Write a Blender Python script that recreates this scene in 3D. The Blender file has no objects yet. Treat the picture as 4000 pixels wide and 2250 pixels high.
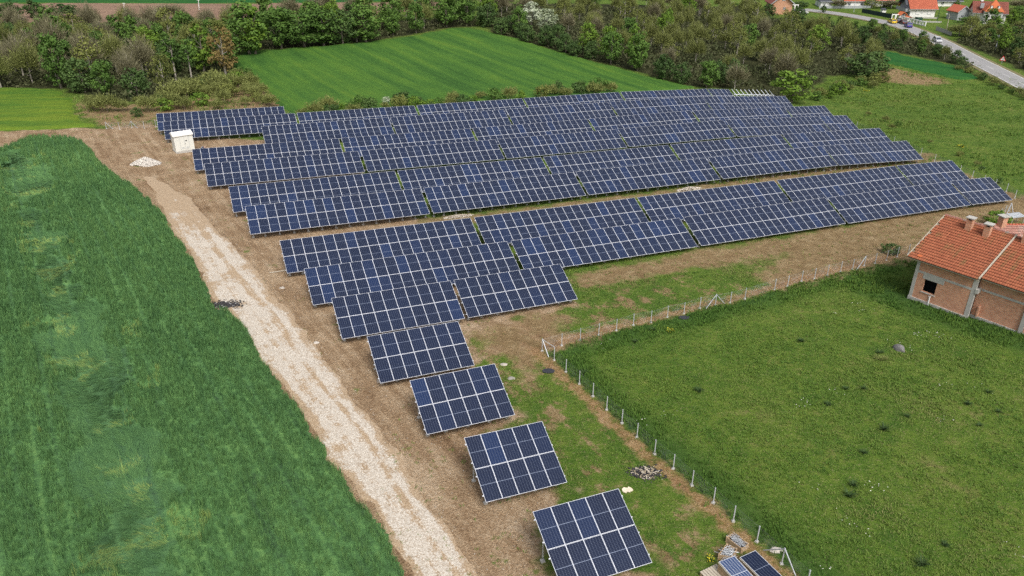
import bpy, math, random
import numpy as np
from mathutils import Matrix, Vector
rng = np.random.default_rng(7); random.seed(7)
scn = bpy.context.scene
COL = scn.collection
# ------------------------------------------------------------------ camera
F = 3030.571
ROT = np.array([[0.999992, 0.001885, 0.003662], [0.004119, -0.457702, -0.889096], [0.0, 0.889104, -0.457705]])
CZ = 34.0
cd = bpy.data.cameras.new('camera'); cam = bpy.data.objects.new('camera', cd); COL.objects.link(cam)
cd.sensor_width = 36; cd.lens = F / 4000 * 36; cd.clip_start = .5; cd.clip_end = 3000
cm = Matrix.Identity(4)
for i in range(3):
    cm[i][0] = ROT[0][i]; cm[i][1] = -ROT[1][i]; cm[i][2] = -ROT[2][i]
cm[2][3] = CZ
cam.matrix_world = cm
scn.camera = cam
# ------------------------------------------------------------------ light
SUN_EL, SUN_AZ = math.radians(52), math.radians(158)      # azimuth clockwise from +Y
w = bpy.data.worlds.new('World'); scn.world = w; w.use_nodes = True
wn = w.node_tree; sky = wn.nodes.new('ShaderNodeTexSky'); sky.sky_type = 'NISHITA'; sky.sun_disc = False
sky.sun_elevation = SUN_EL; sky.sun_rotation = SUN_AZ; sky.dust_density = 6.0; sky.air_density = 1.0; sky.ozone_density = 1.0
bg = wn.nodes['Background']
hs = wn.nodes.new('ShaderNodeHueSaturation'); hs.inputs['Saturation'].default_value = .45      # thin overcast: the blue is mostly veiled
wn.links.new(sky.outputs[0], hs.inputs['Color']); wn.links.new(hs.outputs[0], bg.inputs[0]); bg.inputs[1].default_value = 0.12
sd = bpy.data.lights.new('sun', 'SUN'); sd.energy = 1.4; sd.angle = math.radians(16); sd.color = (1, .96, .9)
sun = bpy.data.objects.new('sun', sd); COL.objects.link(sun)
dv = Vector((math.sin(SUN_AZ) * math.cos(SUN_EL), math.cos(SUN_AZ) * math.cos(SUN_EL), math.sin(SUN_EL)))
sun.rotation_euler = dv.to_track_quat('Z', 'Y').to_euler(); sun.location = dv * 100
scn.view_settings.view_transform = 'Standard'; scn.view_settings.look = 'None'
scn.view_settings.exposure = 0.42; scn.view_settings.gamma = 1
scn.cycles.use_denoising = False; scn.cycles.max_bounces = 6; scn.cycles.diffuse_bounces = 3; scn.cycles.transparent_max_bounces = 6
# ------------------------------------------------------------------ terrain
Q = np.array([-33.7864867, -0.550247107, -1.94504311, 0.329303840, -0.0611980332, -0.0324142356, -0.602307970, -0.301982488])
def sclamp(v, a, b, s=6.):
    return a + s * np.log1p(np.exp(np.clip((v - a) / s, -50, 50))) - s * np.log1p(np.exp(np.clip((v - b) / s, -50, 50)))
def gz(x, y):
    X = sclamp(np.asarray(x, float), -62, 72) / 50; Y = (sclamp(np.asarray(y, float), 25, 175) - 80) / 50
    return np.stack([np.ones_like(X), X, Y, X * X, X * Y, Y * Y, X * X * Y, X ** 3], -1) @ Q - .75 + CZ
def gp(px, py, h=0.):                       # ground point seen at a pixel of the 4000 x 2250 photograph
    d = ROT.T @ np.array([(px - 2000) / F, (py - 1125) / F, 1.0]); t = 33 / -d[2]
    for _ in range(60):
        t += (gz(d[0] * t, d[1] * t) + h - CZ - d[2] * t) / d[2] * .7
    return np.array([d[0] * t, d[1] * t, CZ + d[2] * t])
def gv(x, y, h=0.): return gp(x * 1.5528, y * 1.5528, h)
def poly(pts): return np.array([gv(*p)[:2] for p in pts])
def sdist(P, x, y):                         # signed distance to a polygon, positive inside
    x = np.asarray(x, float); y = np.asarray(y, float)
    best = np.full(x.shape, 1e9); ins = np.zeros(x.shape, bool); n = len(P)
    for i in range(n):
        ax, ay = P[i]; bx, by = P[(i + 1) % n]; ex, ey = bx - ax, by - ay
        t = np.clip(((x - ax) * ex + (y - ay) * ey) / (ex * ex + ey * ey + 1e-9), 0, 1)
        best = np.minimum(best, np.hypot(x - ax - t * ex, y - ay - t * ey))
        if ey != 0:
            ins ^= ((ay > y) != (by > y)) & (x < ex * (y - ay) / ey + ax)
    return np.where(ins, best, -best)
def ldist(P, x, y):                         # distance to an open polyline and side (+ = left of travel)
    best = np.full(np.shape(x), 1e9); side = np.zeros(np.shape(x))
    for i in range(len(P) - 1):
        ax, ay = P[i][:2]; bx, by = P[i + 1][:2]; ex, ey = bx - ax, by - ay
        t = np.clip(((x - ax) * ex + (y - ay) * ey) / (ex * ex + ey * ey), 0, 1)
        d = np.hypot(x - ax - t * ex, y - ay - t * ey); m = d < best
        best = np.where(m, d, best); side = np.where(m, np.sign(ex * (y - ay) - ey * (x - ax)), side)
    return best, side
def vnoise(x, y, s, seed=0):                # cheap value noise for geometry
    x = np.asarray(x) / s + 37.7 * seed; y = np.asarray(y) / s - 11.3 * seed
    xi = np.floor(x).astype(np.int64); yi = np.floor(y).astype(np.int64); fx = x - xi; fy = y - yi
    def h(a, b):
        n = (a * 374761393 + b * 668265263 + seed * 974711) & 0x7fffffff
        n = ((n ^ (n >> 13)) * 1274126177) & 0x7fffffff
        return (n & 0xffff) / 65535.
    fx = fx * fx * (3 - 2 * fx); fy = fy * fy * (3 - 2 * fy)
    return (h(xi, yi) * (1 - fx) + h(xi + 1, yi) * fx) * (1 - fy) + (h(xi, yi + 1) * (1 - fx) + h(xi + 1, yi + 1) * fx) * fy
def fbm(x, y, s, seed=0): return (vnoise(x, y, s, seed) + .5 * vnoise(x, y, s / 2.1, seed + 1) + .25 * vnoise(x, y, s / 4.3, seed + 2)) / 1.75
# ------------------------------------------------------------------ materials
class G:
    def __init__(s, name):
        s.m = bpy.data.materials.new(name); s.m.use_nodes = True; s.t = s.m.node_tree; s.b = s.t.nodes['Principled BSDF']
        s.b.inputs['Roughness'].default_value = .8
    def n(s, ty, **k):
        o = s.t.nodes.new(ty)
        for a, v in k.items(): setattr(o, a, v)
        return o
    def put(s, inp, v):
        if isinstance(v, bpy.types.NodeSocket): s.t.links.new(v, inp)
        elif v is not None: inp.default_value = v
    def pos(s): return s.n('ShaderNodeNewGeometry').outputs['Position']
    def obj(s): return s.n('ShaderNodeTexCoord').outputs['Object']
    def rnd(s): return s.n('ShaderNodeObjectInfo').outputs['Random']
    def attr(s, a): return s.n('ShaderNodeAttribute', attribute_name=a).outputs['Fac']
    def map(s, v, loc=(0, 0, 0), rot=(0, 0, 0), sc=(1, 1, 1)):
        o = s.n('ShaderNodeMapping'); s.put(o.inputs[0], v); o.inputs[1].default_value = loc; o.inputs[2].default_value = rot; o.inputs[3].default_value = sc
        return o.outputs[0]
    def along(s, ang, sx, sy): return s.map(s.map(s.pos(), rot=(0, 0, -ang)), sc=(sx, sy, .2))
    def noise(s, v, sc, det=5, rough=.6):
        o = s.n('ShaderNodeTexNoise'); s.put(o.inputs['Vector'], v); o.inputs['Scale'].default_value = sc; o.inputs['Detail'].default_value = det; o.inputs['Roughness'].default_value = rough
        return o.outputs['Fac']
    def vor(s, v, sc, out='Distance', feat='F1'):
        o = s.n('ShaderNodeTexVoronoi', feature=feat); s.put(o.inputs['Vector'], v); o.inputs['Scale'].default_value = sc
        return o.outputs[out]
    def ma(s, op, a, b=None, c=None, clamp=False):
        o = s.n('ShaderNodeMath', operation=op, use_clamp=clamp); s.put(o.inputs[0], a)
        if b is not None: s.put(o.inputs[1], b)
        if c is not None: s.put(o.inputs[2], c)
        return o.outputs[0]
    def ss(s, v, a, b):                      # smoothstep
        o = s.n('ShaderNodeMapRange', interpolation_type='SMOOTHSTEP'); s.put(o.inputs[0], v); o.inputs[1].default_value = a; o.inputs[2].default_value = b
        return o.outputs[0]
    def mix(s, f, a, b):
        o = s.n('ShaderNodeMix', data_type='RGBA'); s.put(o.inputs[0], f); s.put(o.inputs[6], c4(a)); s.put(o.inputs[7], c4(b))
        return o.outputs[2]
    def ramp(s, f, st):
        o = s.n('ShaderNodeValToRGB'); s.put(o.inputs[0], f); e = o.color_ramp.elements
        while len(e) < len(st): e.new(.5)
        for i, (p, c) in enumerate(st): e[i].position = p; e[i].color = c4(c)
        return o.outputs[0]
    def bump(s, h, st=.5, dist=.05):
        o = s.n('ShaderNodeBump'); o.inputs['Strength'].default_value = st; o.inputs['Distance'].default_value = dist; s.put(o.inputs['Height'], h)
        s.t.links.new(o.outputs[0], s.b.inputs['Normal'])
    def sep(s, v):
        o = s.n('ShaderNodeSeparateXYZ'); s.put(o.inputs[0], v); return o.outputs
    def col(s, c): s.put(s.b.inputs['Base Color'], c4(c)); return s
    def set(s, **k):
        for a, v in k.items(): s.put(s.b.inputs[a.replace('_', ' ')], v)
        return s
def c4(c): return (*c, 1.) if isinstance(c, tuple) and len(c) == 3 else c
def flat(name, c, rough=.7, metal=0., var=.25, sc=6., spec=.5):
    g = G(name); nz = g.noise(g.obj(), sc, 6, .65)
    g.col(g.mix(nz, tuple(x * (1 - var) for x in c), tuple(min(1, x * (1 + var)) for x in c))).set(Roughness=rough, Metallic=metal)
    g.b.inputs['Specular IOR Level'].default_value = spec
    return g.m
MT = {}
MT['galv'] = flat('galvanised', (.52, .55, .58), .45, .3, .15)
MT['alu'] = flat('aluminium', (.70, .73, .79), .4, .0, .05)
MT['concrete'] = flat('concrete', (.42, .41, .38), .9, 0, .25, 3)
MT['white'] = flat('white_paint', (.78, .78, .76), .6, 0, .06, 2)
MT['cream'] = flat('kiosk_paint', (.70, .71, .66), .45, 0, .04, 1)
MT['grey'] = flat('grey_render', (.34, .36, .38), .8, 0, .1, 2)
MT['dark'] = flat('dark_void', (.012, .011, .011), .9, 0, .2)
MT['black'] = flat('black_plastic', (.03, .032, .04), .6, 0, .3)
MT['wood'] = flat('raw_wood', (.42, .30, .18), .8, 0, .3, 7)
MT['oldwood'] = flat('weathered_board', (.45, .40, .32), .85, 0, .25, 5)
MT['glass'] = flat('window_glass', (.05, .06, .08), .08, 0, .1)
MT['rubber'] = flat('rubber', (.02, .02, .02), .8, 0, .2)
MT['greennet'] = flat('green_net', (.012, .03, .03), .8, 0, .3, 20)
MT['slate'] = flat('slate_roof', (.05, .055, .07), .7, 0, .25, 3)
MT['darkgreen'] = flat('dark_green_paint', (.02, .06, .04), .6)
MT['signred'] = flat('sign_red', (.55, .04, .03), .5, 0, .05)
MT['skin'] = flat('skin', (.55, .36, .27), .6, 0, .1)
MT['navy'] = flat('navy_cloth', (.02, .025, .06), .9, 0, .3)
MT['bark'] = flat('bark', (.16, .14, .11), .9, 0, .4, 8)
MT['palebark'] = flat('pale_bark', (.36, .33, .28), .9, 0, .35, 8)
MT['straw'] = flat('dry_straw', (.30, .25, .17), .95, 0, .4, 14)
MT['rock'] = flat('rock', (.30, .28, .25), .9, 0, .35, 10)
def cells_mat(name, a, b, line, lw=1.):
    g = G(name); o = g.sep(g.obj())
    X = g.ma('MULTIPLY_ADD', o[0], 1 / .1655, -.022 / .1655 * 1.0)
    fx = g.ma('ABSOLUTE', g.ma('SUBTRACT', g.ma('FRACT', X), .5)); lx = g.ss(fx, .5 - .034 * lw, .5 - .018 * lw)
    Y = g.ma('MULTIPLY_ADD', o[1], 1 / .0875, -.022 / .0875)
    fy = g.ma('ABSOLUTE', g.ma('SUBTRACT', g.ma('FRACT', Y), .5)); ly = g.ma('MULTIPLY', g.ss(fy, .5 - .05 * lw, .5 - .03 * lw), .55)
    mid = g.ma('ABSOLUTE', g.ma('SUBTRACT', o[1], 1.0815)); lm = g.ma('MULTIPLY', g.ss(mid, .016, .010), 1.6)
    l = g.ma('MAXIMUM', g.ma('MAXIMUM', lx, ly), lm)
    r = g.ma('POWER', g.rnd(), 5.)
    nz = g.noise(g.pos(), .35, 2)
    base = g.mix(g.ma('MULTIPLY_ADD', nz, .22, g.ma('MULTIPLY', r, .55), clamp=True), a, b)
    g.col(g.mix(g.ma('MULTIPLY', l, .5, clamp=True), base, line)).set(Roughness=.16)
    g.b.inputs['IOR'].default_value = 1.45
    return g.m
MT['cells'] = cells_mat('solar_cells', (.0055, .0095, .027), (.008, .026, .092), (.27, .32, .43))
MT['cells_pale'] = cells_mat('pale_solar_cells', (.02, .045, .13), (.03, .09, .24), (.85, .9, .95), 2.2)
def leaf_mat(name, cols, tr=.25):
    g = G(name); t = g.attr('tint'); r = g.rnd()
    f = g.ma('ADD', g.ma('MULTIPLY', t, .75), g.ma('MULTIPLY', r, .3), clamp=True)
    g.col(g.ramp(f, [(i / (len(cols) - 1) * .95, c) for i, c in enumerate(cols)])).set(Roughness=.7)
    g.b.inputs['Specular IOR Level'].default_value = .2
    return g.m
MT['leaf_mid'] = leaf_mat('leaf_mid', [(.035, .070, .014), (.066, .130, .024), (.105, .19, .034)])
MT['leaf_dark'] = leaf_mat('leaf_dark', [(.026, .052, .015), (.048, .090, .024), (.078, .13, .034)])
MT['leaf_bright'] = leaf_mat('leaf_bright', [(.055, .11, .014), (.10, .18, .022), (.15, .24, .03)])
MT['leaf_olive'] = leaf_mat('leaf_olive', [(.065, .082, .022), (.12, .142, .034), (.18, .20, .05)])
MT['leaf_orange'] = leaf_mat('leaf_orange', [(.08, .065, .025), (.16, .12, .04), (.22, .16, .055)])
MT['blossom'] = leaf_mat('blossom', [(.10, .15, .05), (.28, .34, .2), (.5, .55, .42)])
MT['twig'] = leaf_mat('twig', [(.105, .098, .050), (.175, .165, .090), (.25, .235, .145)])
MT['twig_green'] = leaf_mat('twig_green', [(.090, .102, .032), (.155, .178, .050), (.22, .245, .078)])
MT['crop'] = leaf_mat('crop_blades', [(.040, .105, .038), (.088, .195, .064), (.155, .285, .085), (.30, .32, .08)])
MT['grassblade'] = leaf_mat('grass_blades', [(.034, .09, .014), (.072, .148, .021), (.120, .185, .030), (.25, .215, .10)])
MT['flower'] = flat('white_petals', (.75, .75, .66), .8)
MT['yellow'] = flat('yellow_petals', (.62, .55, .03), .8)
# ------------------------------------------------------------------ mesh building
class MB:
    def __init__(s): s.v = []; s.f = []; s.mi = []
    def q(s, pts, m=0):
        i = len(s.v); s.v += [tuple(p) for p in pts]; s.f.append(tuple(range(i, i + len(pts)))); s.mi.append(m)
    def box(s, c, d, m=0, rot=None, taper=1.):
        x, y, z = (k / 2 for k in d); i = len(s.v); c = Vector(c)
        for sz in (-1, 1):
            k = taper if sz > 0 else 1
            for sx, sy in ((-1, -1), (1, -1), (1, 1), (-1, 1)):
                p = Vector((sx * x * k, sy * y * k, sz * z)); s.v.append(tuple(c + (rot @ p if rot else p)))
        for f in ((3, 2, 1, 0), (4, 5, 6, 7), (0, 1, 5, 4), (1, 2, 6, 5), (2, 3, 7, 6), (3, 0, 4, 7)):
            s.f.append(tuple(i + k for k in f)); s.mi.append(m)
        return s
    def bar(s, a, b, w, h=None, m=0):
        a = Vector(a); b = Vector(b); d = b - a; L = d.length
        s.box((a + b) / 2, (w, h or w, L), m, d.to_track_quat('Z', 'Y').to_matrix()); return s
    def tube(s, pts, rad, n=6, m=0):
        base = len(s.v); P = [Vector(p) for p in pts]
        for k, p in enumerate(P):
            d = (P[min(k + 1, len(P) - 1)] - P[max(k - 1, 0)]).normalized(); R = d.to_track_quat('Z', 'Y').to_matrix()
            for j in range(n):
                a = j * 2 * math.pi / n; s.v.append(tuple(p + R @ Vector((math.cos(a) * rad[k], math.sin(a) * rad[k], 0))))
        for k in range(len(P) - 1):
            for j in range(n):
                a = base + k * n + j; b = base + k * n + (j + 1) % n; s.f.append((a, b, b + n, a + n)); s.mi.append(m)
        s.f.append(tuple(base + j for j in range(n - 1, -1, -1))); s.f.append(tuple(base + (len(P) - 1) * n + j for j in range(n))); s.mi += [m, m]
        return s
    def prism(s, outline, axis, m=0):        # outline: closed 3-D polygon, extruded along axis
        n = len(outline); i = len(s.v); a = Vector(axis)
        s.v += [tuple(p) for p in outline] + [tuple(Vector(p) + a) for p in outline]
        s.f.append(tuple(range(i + n - 1, i - 1, -1))); s.f.append(tuple(range(i + n, i + 2 * n))); s.mi += [m, m]
        for k in range(n):
            l = (k + 1) % n; s.f.append((i + k, i + l, i + n + l, i + n + k)); s.mi.append(m)
        return s
    def mesh(s, name, mats):
        me = bpy.data.meshes.new(name); me.from_pydata(s.v, [], s.f); me.polygons.foreach_set('material_index', s.mi)
        for m in mats: me.materials.append(MT[m] if isinstance(m, str) else m)
        me.validate(); me.update(); return me
    def build(s, name, mats, parent=None, smooth=False):
        me = s.mesh(name, mats if isinstance(mats, (list, tuple)) else [mats])
        if smooth: me.polygons.foreach_set('use_smooth', [True] * len(me.polygons))
        return put(name, me, parent)
def put(name, me, parent=None, mat=None):
    o = bpy.data.objects.new(name, me); COL.objects.link(o)
    if parent is not None: o.parent = parent
    if mat is not None: o.matrix_local = mat
    return o
def tag(o, label=None, cat=None, group=None, kind=None):
    if label: o['label'] = label
    if cat: o['category'] = cat
    if group: o['group'] = group
    if kind: o['kind'] = kind
    return o
def thing(name, loc, label, cat, rz=0., group=None, sc=None):
    o = bpy.data.objects.new(name, None); COL.objects.link(o); o.location = tuple(loc); o.rotation_euler = (0, 0, rz); o.empty_display_size = .3
    if sc: o.scale = sc
    return tag(o, label, cat, group)
def npmesh(name, V, faces, mats, attrs=None, smooth=False, mi=None):
    """faces: list of int arrays (n,k)"""
    me = bpy.data.meshes.new(name); V = np.asarray(V, np.float32); me.vertices.add(len(V)); me.vertices.foreach_set('co', V.ravel())
    lt = np.concatenate([np.full(len(f), f.shape[1], np.int32) for f in faces]); li = np.concatenate([f.astype(np.int32).ravel() for f in faces])
    me.loops.add(len(li)); me.loops.foreach_set('vertex_index', li)
    me.polygons.add(len(lt)); me.polygons.foreach_set('loop_start', np.concatenate([[0], np.cumsum(lt)[:-1]]).astype(np.int32))
    if mi is not None: me.polygons.foreach_set('material_index', np.asarray(mi, np.int32))
    if smooth: me.polygons.foreach_set('use_smooth', np.ones(len(lt), bool))
    for m in mats: me.materials.append(MT[m] if isinstance(m, str) else m)
    me.update(calc_edges=True)
    for a, v in (attrs or {}).items():
        at = me.attributes.new(a, 'FLOAT', 'POINT'); at.data.foreach_set('value', np.asarray(v, np.float32))
    me.validate(); return me
def grid_mesh(name, xs, ys, zfun, mat, attrs=None, keep=None, smooth=True):
    X, Y = np.meshgrid(xs, ys); nx, ny = len(xs), len(ys); x = X.ravel(); y = Y.ravel()
    i = (np.arange(ny - 1)[:, None] * nx + np.arange(nx - 1)[None, :]).ravel(); Fc = np.stack([i, i + 1, i + nx + 1, i + nx], 1)
    z = zfun(x, y)
    if keep is not None:
        k = keep(x, y); fk = k[Fc].all(1); Fc = Fc[fk]; used = np.unique(Fc); rem = np.zeros(len(x), np.int64); rem[used] = np.arange(len(used)); Fc = rem[Fc]; x, y, z = x[used], y[used], z[used]
    return npmesh(name, np.stack([x, y, z], 1), [Fc], [mat], {a: fn(x, y) for a, fn in (attrs or {}).items()}, smooth)
def blades(P, nb, h, wd, lean, spread, tint, az=None, azs=3.14, mats=('grassblade',), name='grass'):
    """P (n,3) tuft bases; every tuft gets nb bent blades, merged in one mesh."""
    n = len(P); R = lambda *s: rng.random(s)
    B = np.repeat(P, nb, 0); N = n * nb
    per = lambda v: np.repeat(np.broadcast_to(np.asarray(v, float), (n,)), nb)
    h = per(h) * (.65 + .6 * R(N)); wd = per(wd); lean = per(lean) * (.5 + R(N)); tint = np.clip(per(tint) + (R(N) - .5) * .45, 0, 1); sp = per(spread)
    a = R(N) * 2 * math.pi if az is None else per(az) + (R(N) - .5) * 2 * per(azs)
    r = sp * np.sqrt(R(N)); t = R(N) * 2 * math.pi; B = B + np.stack([r * np.cos(t), r * np.sin(t), 0 * r], 1)
    d = np.stack([np.cos(a), np.sin(a), 0 * a], 1); s = np.stack([-np.sin(a + .9 * (R(N) - .5)), np.cos(a), 0 * a], 1) * wd[:, None] / 2; up = np.array([0, 0, 1.])
    mid = B + d * (lean * .35)[:, None] + up * (h * .6)[:, None]; tip = B + d * lean[:, None] + up * h[:, None]
    V = np.stack([B - s, B + s, mid + s * .85, mid - s * .85, tip], 1).reshape(-1, 3); i = np.arange(N) * 5
    return npmesh(name, V, [np.stack([i, i + 1, i + 2, i + 3], 1), np.stack([i + 3, i + 2, i + 4], 1)], mats, {'tint': np.repeat(tint, 5)})
# ------------------------------------------------------------------ zones (outlines read off the photograph, laid on the terrain)
cropA_v = [(-60, 349), (60, 350), (120, 348), (180, 350), (215, 366), (240, 395), (270, 430), (330, 470), (380, 510), (420, 565), (455, 620), (490, 670), (515, 715), (530, 745), (545, 780), (572, 780), (600, 808), (628, 850), (644, 892), (681, 944), (719, 994), (749, 1018), (776, 1067), (790, 1098), (816, 1128), (844, 1178), (882, 1234), (897, 1272), (928, 1300), (968, 1360), (984, 1409), (1006, 1450), (1060, 1560), (-200, 1560), (-200, 349)]
CROP = poly(cropA_v)
LODGE = poly([(10, 385), (70, 395), (120, 420), (125, 470), (75, 510), (130, 560), (150, 640), (170, 720), (270, 790), (290, 850), (330, 960), (370, 1060), (400, 1150), (420, 1250), (430, 1340), (420, 1450), (300, 1450), (280, 1350), (230, 1240), (185, 1180), (170, 1060), (150, 960), (130, 850), (95, 760), (100, 660), (80, 590), (20, 480), (0, 430)])
FIELDB = poly([(-120, 222), (90, 222), (150, 230), (178, 248), (185, 285), (240, 318), (130, 326), (-120, 330)])
FIELDC = poly([(584, 160), (592, 140), (615, 131), (760, 121), (860, 113), (950, 104), (1050, 89), (1130, 73), (1180, 71), (1230, 81), (1290, 95), (1350, 114), (1450, 144), (1550, 169), (1640, 194), (1745, 221), (1560, 236), (1300, 254), (1000, 288), (740, 294), (715, 275), (680, 238), (640, 200), (600, 178)])
FIELDD = poly([(2222, 128), (2300, 145), (2400, 166), (2475, 200), (2420, 201), (2340, 186), (2225, 158), (2212, 142)])
BROWNF = poly([(-60, 58), (330, 58), (760, 44), (1180, 22), (1180, 4), (600, 9), (-60, 8)])
SOIL = poly([(-200, 333), (260, 322), (400, 314), (430, 345), (740, 352), (980, 470), (1070, 600), (1290, 700), (1460, 765), (1350, 790), (1180, 830), (1200, 925), (1110, 985), (1300, 1045), (1235, 1110), (1215, 1200), (1440, 1235), (1345, 1330), (1385, 1450), (1660, 1425), (1720, 1560), (400, 1560), (200, 800), (-200, 600)])
DRY1 = poly([(1440, 690), (1780, 630), (2130, 565), (2440, 515), (2640, 480), (2640, 560), (2420, 570), (2330, 630), (2290, 655), (2100, 690), (1960, 728), (1890, 690), (1980, 645), (1760, 680), (1600, 705), (1460, 725)])
DRY2 = poly([(1180, 820), (1400, 780), (1440, 800), (1420, 830), (1500, 845), (1370, 880), (1350, 900), (1340, 970), (1280, 900), (1190, 875)])
DRY3 = poly([(640, 590), (900, 570), (1300, 525), (1700, 475), (2000, 432), (2340, 385), (2345, 410), (2020, 452), (1700, 490), (1300, 545), (1060, 590), (700, 620)])
DRY4 = poly([(185, 258), (330, 262), (560, 215), (640, 205), (715, 268), (400, 290), (395, 318), (260, 322), (215, 295)])
DRY5 = poly([(2218, 165), (2330, 190), (2395, 207), (2330, 214), (2205, 205), (2195, 185)])
DRY6 = poly([(2330, 395), (2480, 455), (2590, 510), (2590, 560), (2500, 520), (2400, 470), (2310, 410)])
FOREST = [poly(p) for p in ([(-160, 222), (160, 222), (240, 248), (340, 258), (470, 228), (575, 190), (608, 128), (760, 119), (950, 101), (1130, 70), (1200, 66), (1200, 40), (700, 70), (-160, 70)],
          [(1240, 84), (1350, 113), (1450, 143), (1560, 168), (1650, 193), (1745, 218), (1850, 222), (1940, 252), (2020, 240), (2080, 190), (2190, 186), (2222, 150), (2210, 122), (2300, 140), (2400, 162), (2455, 190), (2440, 165), (2350, 115), (2250, 82), (2080, 62), (1950, 48), (1900, 12), (1200, 12)],
          [(2400, 105), (2480, 135), (2600, 190), (2700, 190), (2700, 60), (2560, 60), (2450, 85)])]
TRACK_L = [(360, 445), (400, 505), (425, 560), (455, 610), (485, 655), (530, 740), (575, 790), (605, 835), (640, 880), (690, 945), (740, 1000), (790, 1085), (850, 1165), (915, 1255), (960, 1325), (1015, 1410), (1060, 1500), (1090, 1570)]
TRACK_R = [(385, 445), (475, 500), (525, 555), (580, 610), (620, 660), (680, 740), (735, 790), (770, 835), (800, 890), (850, 955), (905, 1025), (980, 1110), (1040, 1200), (1090, 1285), (1125, 1340), (1180, 1410), (1230, 1490), (1280, 1570)]
src = lambda ox, oy, k, L: [(ox + x / k, oy + y / k) for x, y in L]
FA1 = src(2000, 1120, 2.576, [(2490, 85), (2342, 125), (2195, 165), (2045, 188), (1888, 220), (1728, 275), (1563, 310), (1397, 360), (1220, 390), (1050, 445), (872, 490), (686, 540), (500, 595), (303, 648), (424, 740), (543, 860), (677, 980), (813, 1105), (952, 1240), (1105, 1375)])
FA0 = src(3000, 560, 2.576, [(1408, 1115), (1297, 1145), (1190, 1180), (1075, 1210), (966, 1235), (848, 1270), (727, 1295), (595, 1330), (465, 1365), (335, 1390), (195, 1440), (65, 1475)])
FA2 = src(2000, 1680, 2.542, [(1240, 72), (1415, 238), (1600, 385), (1785, 550), (1998, 722), (2195, 905), (2430, 1108)]) + [(3052.7, 2203), (3150, 2290)]
fenceA = [gp(*q) for q in FA0 + FA1[1:] + FA2]
fenceAxy = np.array([q[:2] for q in fenceA])
# masks
def mk_soil(x, y): return np.clip(sdist(SOIL, x, y), -4, 4)
def mk_dry(x, y):
    m = np.full(np.shape(x), -4.)
    for P in (DRY1, DRY2, DRY3, DRY4, DRY5, DRY6): m = np.maximum(m, sdist(P, x, y))
    return np.clip(m, -4, 4)
def mk_red(x, y):
    d, s = ldist(fenceAxy, x, y)
    return np.clip(np.where(s < 0, .62 - np.abs(d - .5), .12 - d), -4, 4)
def mk_forest(x, y):
    m = np.full(np.shape(x), -6.)
    for P in FOREST: m = np.maximum(m, sdist(P, x, y))
    return np.clip(m, -6, 6)
YARD = poly([(1180, 825), (1420, 760), (1700, 690), (1960, 730), (1720, 762), (1480, 850), (1366, 890), (1500, 1020), (1700, 1220), (1900, 1430), (2010, 1560), (1650, 1560), (1660, 1425), (1440, 1235), (1300, 1045), (1110, 985)])
def mk_yard(x, y): return np.clip(sdist(YARD, x, y), -4, 4)
BA = gp(3546.6, 1165); BB = gp(3974.5, 1310)
def mk_lush_shade(x, y):
    d, s = ldist(fenceAxy, x, y); a = np.where(s > 0, 2.6 - d, -4)
    d2, _ = ldist([BA[:2] + (BA[:2] - BB[:2]) * .3, BB[:2] + (BB[:2] - BA[:2]) * .3], x, y)  # wall foot strip: building's shade painted in as darker green, with taller grass
    return np.clip(np.maximum(a, 3.2 - d2), -4, 4)
def gravel_like(x, y): return x
# ground material
g = G('ground'); P = g.pos()
n1 = g.noise(P, .12, 6, .62); n2 = g.noise(P, .9, 6, .7); n3 = g.noise(P, 7., 4, .7); n4 = g.noise(P, .35, 5, .65)
grass = g.ramp(g.ma('ADD', g.ma('MULTIPLY', n2, .6), g.ma('MULTIPLY', n1, .4)), [(.32, (.036, .086, .013)), (.46, (.070, .132, .018)), (.55, (.105, .165, .024)), (.66, (.165, .168, .055))])
grass = g.mix(g.ma('MULTIPLY', g.ss(n3, .54, .66), .6), grass, (.24, .215, .11))
grass = g.mix(g.ma('MULTIPLY', g.ss(n3, .44, .30), .6), grass, (.022, .042, .010))
w_ = g.ma('MULTIPLY', g.ma('SUBTRACT', n2, .5), 5.0); w4 = g.ma('MULTIPLY', g.ma('SUBTRACT', n4, .5), 7.0)
def msk(a, nz, lo=-.35, hi=.35): return g.ss(g.ma('ADD', g.attr(a), nz), lo, hi)
lush_shade = g.ramp(n2, [(.3, (.018, .05, .012)), (.55, (.045, .10, .02)), (.75, (.085, .15, .03))])
c = g.mix(g.ma('MULTIPLY', msk('lush_shade', w_, -1.2, 1.8), .85), grass, lush_shade)
dryc = g.ramp(g.ma('ADD', g.ma('MULTIPLY', n3, .5), g.ma('MULTIPLY', n2, .5)), [(.30, (.10, .058, .028)), (.48, (.24, .155, .085)), (.60, (.34, .25, .15)), (.75, (.45, .37, .26))])
c = g.mix(g.ma('MULTIPLY', msk('dry', w4, -1., 1.), .88), c, dryc)
nst = g.noise(g.along(math.radians(-58), .10, 1.3), 1., 5, .65); stone = g.vor(P, 5.5); st = g.ma('MULTIPLY', g.ss(stone, .20, .10), g.ss(g.noise(P, 1.3, 3), .5, .62))
soil = g.ramp(g.ma('ADD', g.ma('ADD', g.ma('MULTIPLY', n3, .42), g.ma('MULTIPLY', n4, .30)), g.ma('MULTIPLY', nst, .28)), [(.37, (.12, .072, .038)), (.45, (.235, .155, .090)), (.52, (.33, .235, .145)), (.61, (.46, .36, .25))])
soil = g.mix(st, soil, (.50, .43, .34))
sm = g.ma('MULTIPLY', msk('soil', w4, -.7, .7), g.ma('SUBTRACT', 1., g.ma('MULTIPLY', g.ss(g.noise(P, .55, 5, .7), .60, .68), .75)))
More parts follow.
